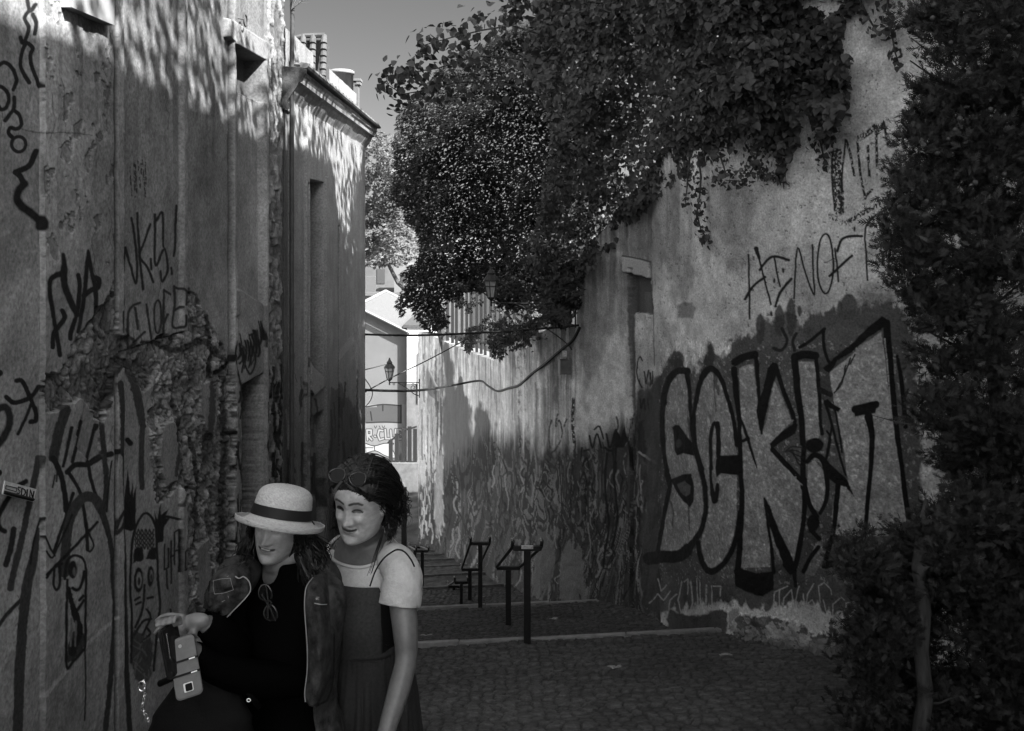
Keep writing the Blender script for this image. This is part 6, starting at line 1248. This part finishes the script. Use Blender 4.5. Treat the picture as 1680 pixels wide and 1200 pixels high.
# denim jacket
jk = mat('worn_denim', attr='paint', rough=0.9, noise=0.8, nscale=30, bump=1.0, bscale=120, bump_d=0.003, spec=0.15); seam = mat('seam_thread', 0.2, rough=0.8)
T, a = torso_shell(M1, .034, 0.86, 1.405, wr=0.009, seed=9, n=120); A, Zz = np.meshgrid(a, np.linspace(0.86, 1.405, 70))
garment('jacket', T, a, M1, jk, pw1, 0.030*(0.6+0.9*fbm(A*8, Zz*20, 650, 4)), lambda an: ~((np.sin(an) > 0) & (np.abs(np.cos(an)+0.06) < 0.88)), 0.005)
sleeve([wv(408,938,2.54), wv(388,948,2.48), wv(372,972,2.45), wv(366,1000,2.44)], [.040,.056,.052,.044], 'jacket_sleeve', jk, pw1, .024, 7, 40, 0.012, 0.005)
sleeve([wv(508,940,2.62), wv(524,955,2.62), wv(528,1000,2.62), wv(528,1060,2.62), wv(524,1130,2.60), wv(520,1160,2.58)], [.045,.062,.062,.058,.052,.048], 'jacket_sleeve', jk, pw1, .026, 8, 50, 0.010, 0.005)
# front panel of the jacket on the right of the picture, hanging open, and the turned-back one on the left
def panel(rows_, name, val, seed):
    """rows of world points (left to right) from top to bottom"""
    G = np.array([[wv(*p) for p in cr_interp(np.array(r_, float), 16)] for r_ in rows_]); G = np.stack([cr_interp(G[:, k], 40) for k in range(G.shape[1])], 1)
    rr_, nn_ = G.shape[:2]; A, B_ = np.meshgrid(np.arange(nn_)/nn_, np.arange(rr_)/rr_); G[..., 1] += (fbm(A*4, B_*8, seed, 4)-0.5)*0.035
    idx = np.arange(rr_*nn_).reshape(rr_, nn_); f = np.stack([idx[:-1, :-1], idx[1:, :-1], idx[1:, 1:], idx[:-1, 1:]], -1).reshape(-1, 4)
    o = link(name, fastmesh(name, G.reshape(-1, 3), f, True, (val*(0.6+0.9*fbm(A*8, B_*16, seed+1, 4))).ravel()), jk, pw1); o.modifiers.new('s', 'SOLIDIFY').thickness = 0.006
panel([[(512,945,2.52),(528,940,2.54),(545,946,2.60)],[(502,965,2.46),(522,965,2.46),(548,975,2.54)],[(500,1000,2.44),(524,1000,2.42),(549,1010,2.52)],[(503,1060,2.43),(525,1060,2.40),(549,1065,2.50)],[(503,1110,2.43),(524,1115,2.40),(547,1120,2.50)],[(500,1152,2.42),(516,1160,2.40),(538,1150,2.50)]], 'front_panel', .027, 660)
panel([[(360,934,2.43),(385,925,2.42),(408,928,2.46)],[(348,948,2.39),(376,940,2.36),(413,944,2.42)],[(342,972,2.37),(372,962,2.34),(412,962,2.40)],[(341,992,2.37),(366,985,2.34),(402,984,2.38)],[(347,1004,2.37),(362,1003,2.35),(385,1001,2.37)],[(356,1010,2.37),(362,1013,2.36),(371,1016,2.365)]], 'turned_back_front', .030, 670)
def seam_line(pts, r=0.0016): b = MB(); b.tube([Vector(p) for p in cr_interp(np.array([wv(*q) for q in pts]), 24)], r, 5); b.build('seam', seam, pw1)
seam_line([(513,948,2.505),(503,962,2.45),(500,980,2.43),(500,1005,2.425),(504,1060,2.415),(504,1100,2.415),(500,1135,2.41),(501,1152,2.405)]); seam_line([(399,946,2.35),(405,950,2.345),(410,958,2.345),(410,972,2.345),(395,990,2.335),(382,1003,2.34),(370,1016,2.345)])
random.seed(12)
seam_line([(386,946,2.345),(392,949,2.345),(399,946,2.345)])
for pq in (((350,953,2.33),(364,950,2.325),(378,949,2.325)),((378,949,2.325),(380,958,2.325),(383,968,2.325)),((383,968,2.325),(368,973,2.325),(352,975,2.33)),((352,975,2.33),(350,964,2.33),(350,953,2.33))): seam_line(pq, 0.0005)
seam_line([(516,990,2.405),(526,992,2.40),(536,992,2.42)], 0.0014)
for q in range(3):
    u0, v0 = random.uniform(350, 400), random.uniform(936, 1000); dd = 2.335+0.0*u0; an = random.choice((0.3, -0.5, 1.2, 0.1)); l_ = random.uniform(3, 9)
    seam_line([(u0, v0, dd), (u0+l_*0.5*math.cos(an), v0+l_*0.5*math.sin(an)+random.uniform(-1, 1), dd), (u0+l_*math.cos(an), v0+l_*math.sin(an), dd)], random.uniform(.0004, .0009))

b = MB(); b.box(tuple(wv(518,984,2.395)), tuple(wv(524,980,2.40))); b.build('button', mat('bright_metal', 0.6, rough=0.25, metal=0.8), pw1)
# knitted belt and trousers
T, a = loftP([(0,0,.40,.22,.19,.19),(0,0,.74,.188,.150,.155),(0,0,.86,.186,.138,.145),(0,0,.935,.178,.135,.135)], 50, 96); A, Zz = np.meshgrid(a, T[:, 0, 2])
cb = np.where(Zz > 0.885, np.where(np.abs(worley(A*22, Zz*150, 680)[0]) < 0.33, 0.16, 0.02), 0.006); o = link('long_skirt', fastmesh('long_skirt', tr(T.reshape(-1, 3), M1), grid_faces(50, 96), True, cb.ravel()), blk, pw1); o.modifiers.new('s', 'SOLIDIFY').thickness = 0.004
for q in (-1, 1): b = MB(); b.lathe([(0.03,0.0),(0.045,0.01),(0.048,0.04),(0.035,0.07),(0.02,0.09)], 16, M=M1 @ Matrix.Translation((q*.088,.045,-0.012)) @ Matrix.Diagonal((1.0,2.5,0.9,1))); b.build('shoe', sh_m, pw1, True)
# hair
cap_shell(H1, .003, lambda c: (c[:, 1] < .02) & (c[:, 2] < .04), 'hair_cap', pw1, 0.002, 2)
def w1s(sg): return lambda g: (sg*.075, g.uniform(-.09, .045), g.uniform(-.03, .008))
for sg in (-1, 1): strands(H1, 1500, w1s(sg), lambda g, sg=sg: (sg*.080, g.uniform(-.085, .022), -.055-g.uniform(0, .03)), .0020, 90+sg, .006, .030, .150, .009, 12, flare=.036).build('wavy_hair', hair_m, pw1)
strands(H1, 600, lambda g: (g.uniform(-.06, .06), -.09, g.uniform(-.04, .0)), lambda g: (g.uniform(-.07, .07), -.08, -.08), .0020, 95, .006, .020, .15, .009, 12, flare=.02).build('wavy_hair', hair_m, pw1)
b = MB()
for k in range(26):
    st = np.array(wv(400+g.uniform(-8, 8), 918+g.uniform(-14, 10), 2.50)); e = np.array(wv(386+g.uniform(-14, 12), 944+g.uniform(-16, 8), 2.42)); P3 = [st, (st+e)/2+g.normal(0, .012, 3), e, e+np.array([g.uniform(-.02,.02), 0, g.uniform(-.005,.018)])]; b.tube([Vector(p) for p in cr_interp(np.array(P3), 12)], 0.0013, 4)
b.build('loose_strands', hair_m, pw1)
# the straw hat
ht = empty('straw_hat', tuple(H1 @ Vector((0, 0, .06)))); tag(ht, 'pale straw hat with a rolled brim and wide black band on the left woman', 'hat')
HM = Matrix.Translation(at(461, 849, 2.545)) @ Matrix.Rotation(math.radians(9.5), 4, 'Y') @ Matrix.Rotation(math.radians(-14), 4, 'X') @ Matrix.Diagonal((1.03, 1.03, .86, 1))
def hatring(prof, n=96, oval=1.10, wob=0.0, seed=0):
    t = np.linspace(0, 2*math.pi, n, endpoint=False); out = []
    for r_, z in prof: k = 1.16; r_ = max(r_, .0003); out.append(np.stack([r_*np.cos(t)*1.0, r_*np.sin(t)*k, z+0*t+wob*(r_/0.13)**2*np.sin(2*t+0.6)], -1))
    return np.array(out)
prof = cr_interp(np.array([(.0006,.104),(.010,.104),(.022,.103),(.044,.098),(.061,.088),(.071,.073),(.0745,.055),(.0765,.035),(.0785,.015),(.080,.003),(.084,-.005),(.091,-.012),(.098,-.018),(.104,-.022),(.109,-.0235),(.1135,-.022),(.1155,-.016),(.116,-.009)]), 120)
S_ = hatring(prof, 160, wob=0.003); A, R_ = np.meshgrid(np.linspace(0, 2*math.pi, 160, endpoint=False), np.arange(120)); S_ += ((fbm(A*28, R_*0.9, 690, 3)-0.5)*0.0022)[..., None]
straw = mat('straw', attr='paint', rough=0.95, bump=0.8, bscale=210, bump_d=0.003, spec=0.1)
o = link('straw_body', fastmesh('straw_body', tr(S_.reshape(-1, 3), HM), grid_faces(120, 160), True, (0.38*(0.65+0.7*fbm(A*34, R_*1.4, 691, 3))).ravel()), straw, ht); o.modifiers.new('s', 'SOLIDIFY').thickness = -0.0035
B_ = hatring(cr_interp(np.array([(.0772,.035),(.0779,.029),(.0788,.020),(.0798,.010),(.0808,.003)]), 12), 96, wob=0.001)
o = link('hat_band', fastmesh('hat_band', tr(B_.reshape(-1, 3), HM), grid_faces(12, 96), True), mat('black_ribbon', 0.006, rough=0.7), ht); o.modifiers.new('s', 'SOLIDIFY').thickness = 0.0015
# spectacles hung from the neckline
sg2 = empty('sunglasses', tuple(at(440, 990, 2.38))); tag(sg2, "folded sunglasses hanging from the neckline of the hatted woman's black top", 'sunglasses')
spectacles(sg2, Matrix.Translation(at(440, 990, 2.37)) @ Matrix.Rotation(math.radians(78), 4, 'Y') @ Matrix.Rotation(math.radians(8), 4, 'Z') @ Matrix.Scale(0.85, 4), folded=True)
# phone in a pale case held in the hands
ph = empty('phone', tuple(at(304, 1096, 2.22))); tag(ph, 'phone in a pale rounded case held out by the hatted woman', 'phone')
PM = Matrix.Translation(at(304, 1095, 2.215)) @ Matrix.Rotation(math.radians(-9.5), 4, 'Y') @ Matrix.Rotation(math.radians(22), 4, 'Z') @ Matrix.Rotation(math.radians(-8), 4, 'X')
def rbox(w_, t_, h_, M, rad, name, m, parent):
    o_ = []; n_ = 7
    for cx_, cz_, a0 in ((1, 1, 0), (-1, 1, 90), (-1, -1, 180), (1, -1, 270)):
        for k in range(n_): a = math.radians(a0+90*k/(n_-1)); o_.append((cx_*(w_/2-rad)+rad*math.cos(a), cz_*(h_/2-rad)+rad*math.sin(a)))
    e = min(t_*0.25, .0018); lay = [(-t_/2, 1-2*e/w_), (-t_/2+e, 1), (t_/2-e, 1), (t_/2, 1-2*e/w_)]; N = len(o_)
    vs = [M @ Vector((x*k, y, z*k)) for y, k in lay for x, z in o_]; fs = [(j*N+i, j*N+(i+1) % N, (j+1)*N+(i+1) % N, (j+1)*N+i) for j in range(3) for i in range(N)]+[tuple(range(N-1, -1, -1)), tuple(range(3*N, 4*N))]
    return MB().add(vs, fs).build(name, m, parent)
case = mat('pale_case', 0.12, rough=0.55, noise=0.15, nscale=60)
rbox(.062, .010, .140, PM, .011, 'case', case, ph); rbox(.064, .0035, .142, PM @ Matrix.Translation((0, .0062, 0)), .011, 'phone_edge', mat('dark_edge', 0.01, rough=0.3), ph)
rbox(.022, .002, .021, PM @ Matrix.Translation((.0, -.0058, -.045)), .003, 'camera_frame', mat('camera_frame', 0.6, rough=0.3), ph); rbox(.016, .002, .017, PM @ Matrix.Translation((.001, -.0068, -.045)), .003, 'camera_glass', mat('camera_glass', 0.01, rough=0.1), ph)
b = MB(); b.lathe([(0.0005,0),(0.0042,0),(0.0035,0.0015)], 14, M=PM @ Matrix.Translation((-.004, -.0062, .052)) @ Matrix.Rotation(math.radians(90), 4, 'X')); b.build('badge', mat('badge', 0.35, rough=0.4), ph)
for z, in ((.018,), (-.014,)):
    rbox(.068, .016, .0045, PM @ Matrix.Translation((-.002, .0, z)), .001, 'elastic_band', mat('elastic', 0.008), ph); rbox(.014, .001, .0030, PM @ Matrix.Translation((.018, -.0088, z)), .0004, 'band_clip', mat('bright_clip', 0.8, rough=0.3), ph)
p2_ = empty('phone', tuple(at(276, 1060, 2.2))); tag(p2_, "thin dark phone seen edge-on between the hatted woman's fingers", 'phone')
rbox(.066, .008, .120, Matrix.Translation(at(282, 1066, 2.205)) @ Matrix.Rotation(math.radians(-11), 4, 'Y') @ Matrix.Rotation(math.radians(74), 4, 'Z'), .009, 'phone_body', mat('dark_phone', 0.012, rough=0.15), p2_)
b = MB(); b.tube([at(273,1040,2.185), at(276,1058,2.183), at(279,1081,2.182)], 0.0012, 5); b.build('phone_rim', mat('steel_rim', 0.8, rough=0.2, metal=0.9), p2_)
# black shoulder bag
bg_ = empty('shoulder_bag', tuple(at(330, 1170, 2.36))); tag(bg_, 'black soft bag hanging below the hands of the hatted woman', 'bag')
bag_m = mat('black_leather', 0.004, rough=0.7, bump=0.3, bscale=60, spec=0.1)
Pb = []
for t in np.linspace(0, 1, 30):
    wdt = np.interp(t, [0,.06,.3,.8,1], [.06,.085,.13,.15,.12]); dp_ = np.interp(t, [0,.1,.5,1], [.012,.035,.06,.04]); an = np.linspace(0, 2*math.pi, 48, endpoint=False); q = np.array(at(336-t*14, 1112+t*190, 2.36)); Pb.append(np.stack([q[0]+wdt*np.cos(an), q[1]+dp_*np.sin(an), q[2]-0.012*np.cos(an*2)*(1-t)+0*an], -1)+(fbm(np.cos(an)*2+3, np.full(48, t*4), 695, 3)-0.5)[:, None]*0.02)
v_, f_ = closed(np.array(Pb)); me = bpy.data.meshes.new('bag_body'); me.from_pydata([tuple(p) for p in v_], [], [tuple(int(i) for i in q) for q in f_])
for p in me.polygons: p.use_smooth = True
link('bag_body', me, bag_m, bg_)
b = MB(); b.tube([at(262,1122,2.36), at(300,1105,2.33), at(360,1108,2.32), at(400,1125,2.34), at(425,1160,2.38)], 0.008, 8); b.build('strap', bag_m, bg_, True)
ch = MB()
for k in range(11):
    q = at(236+2*math.sin(k*0.7)+ (k > 7)*(k-7)*2, 1120+k*6.2, 2.30); ch.tube([q+Vector(((0.0022 if k % 2 else 0.001)*math.cos(t), (0.001 if k % 2 else 0.0022)*math.cos(t), 0.0068*math.sin(t))) for t in np.linspace(0, 6.2832, 11)], 0.0013, 5)
ch.tube([at(233+6*math.cos(t), 1126+8*math.sin(t), 2.30) for t in np.linspace(0, 6.28, 14)], 0.0018, 6)
ch.build('chain', mat('silver_chain', 0.7, rough=0.25, metal=0.9), bg_)
b = MB(); b.tube([at(408+3*math.cos(t), 1149+2.5*math.sin(t), 2.28) for t in np.linspace(0, 6.28, 12)], 0.0013, 5); b.build('ring', mat('silver_ring', 0.8, rough=0.2), bg_)
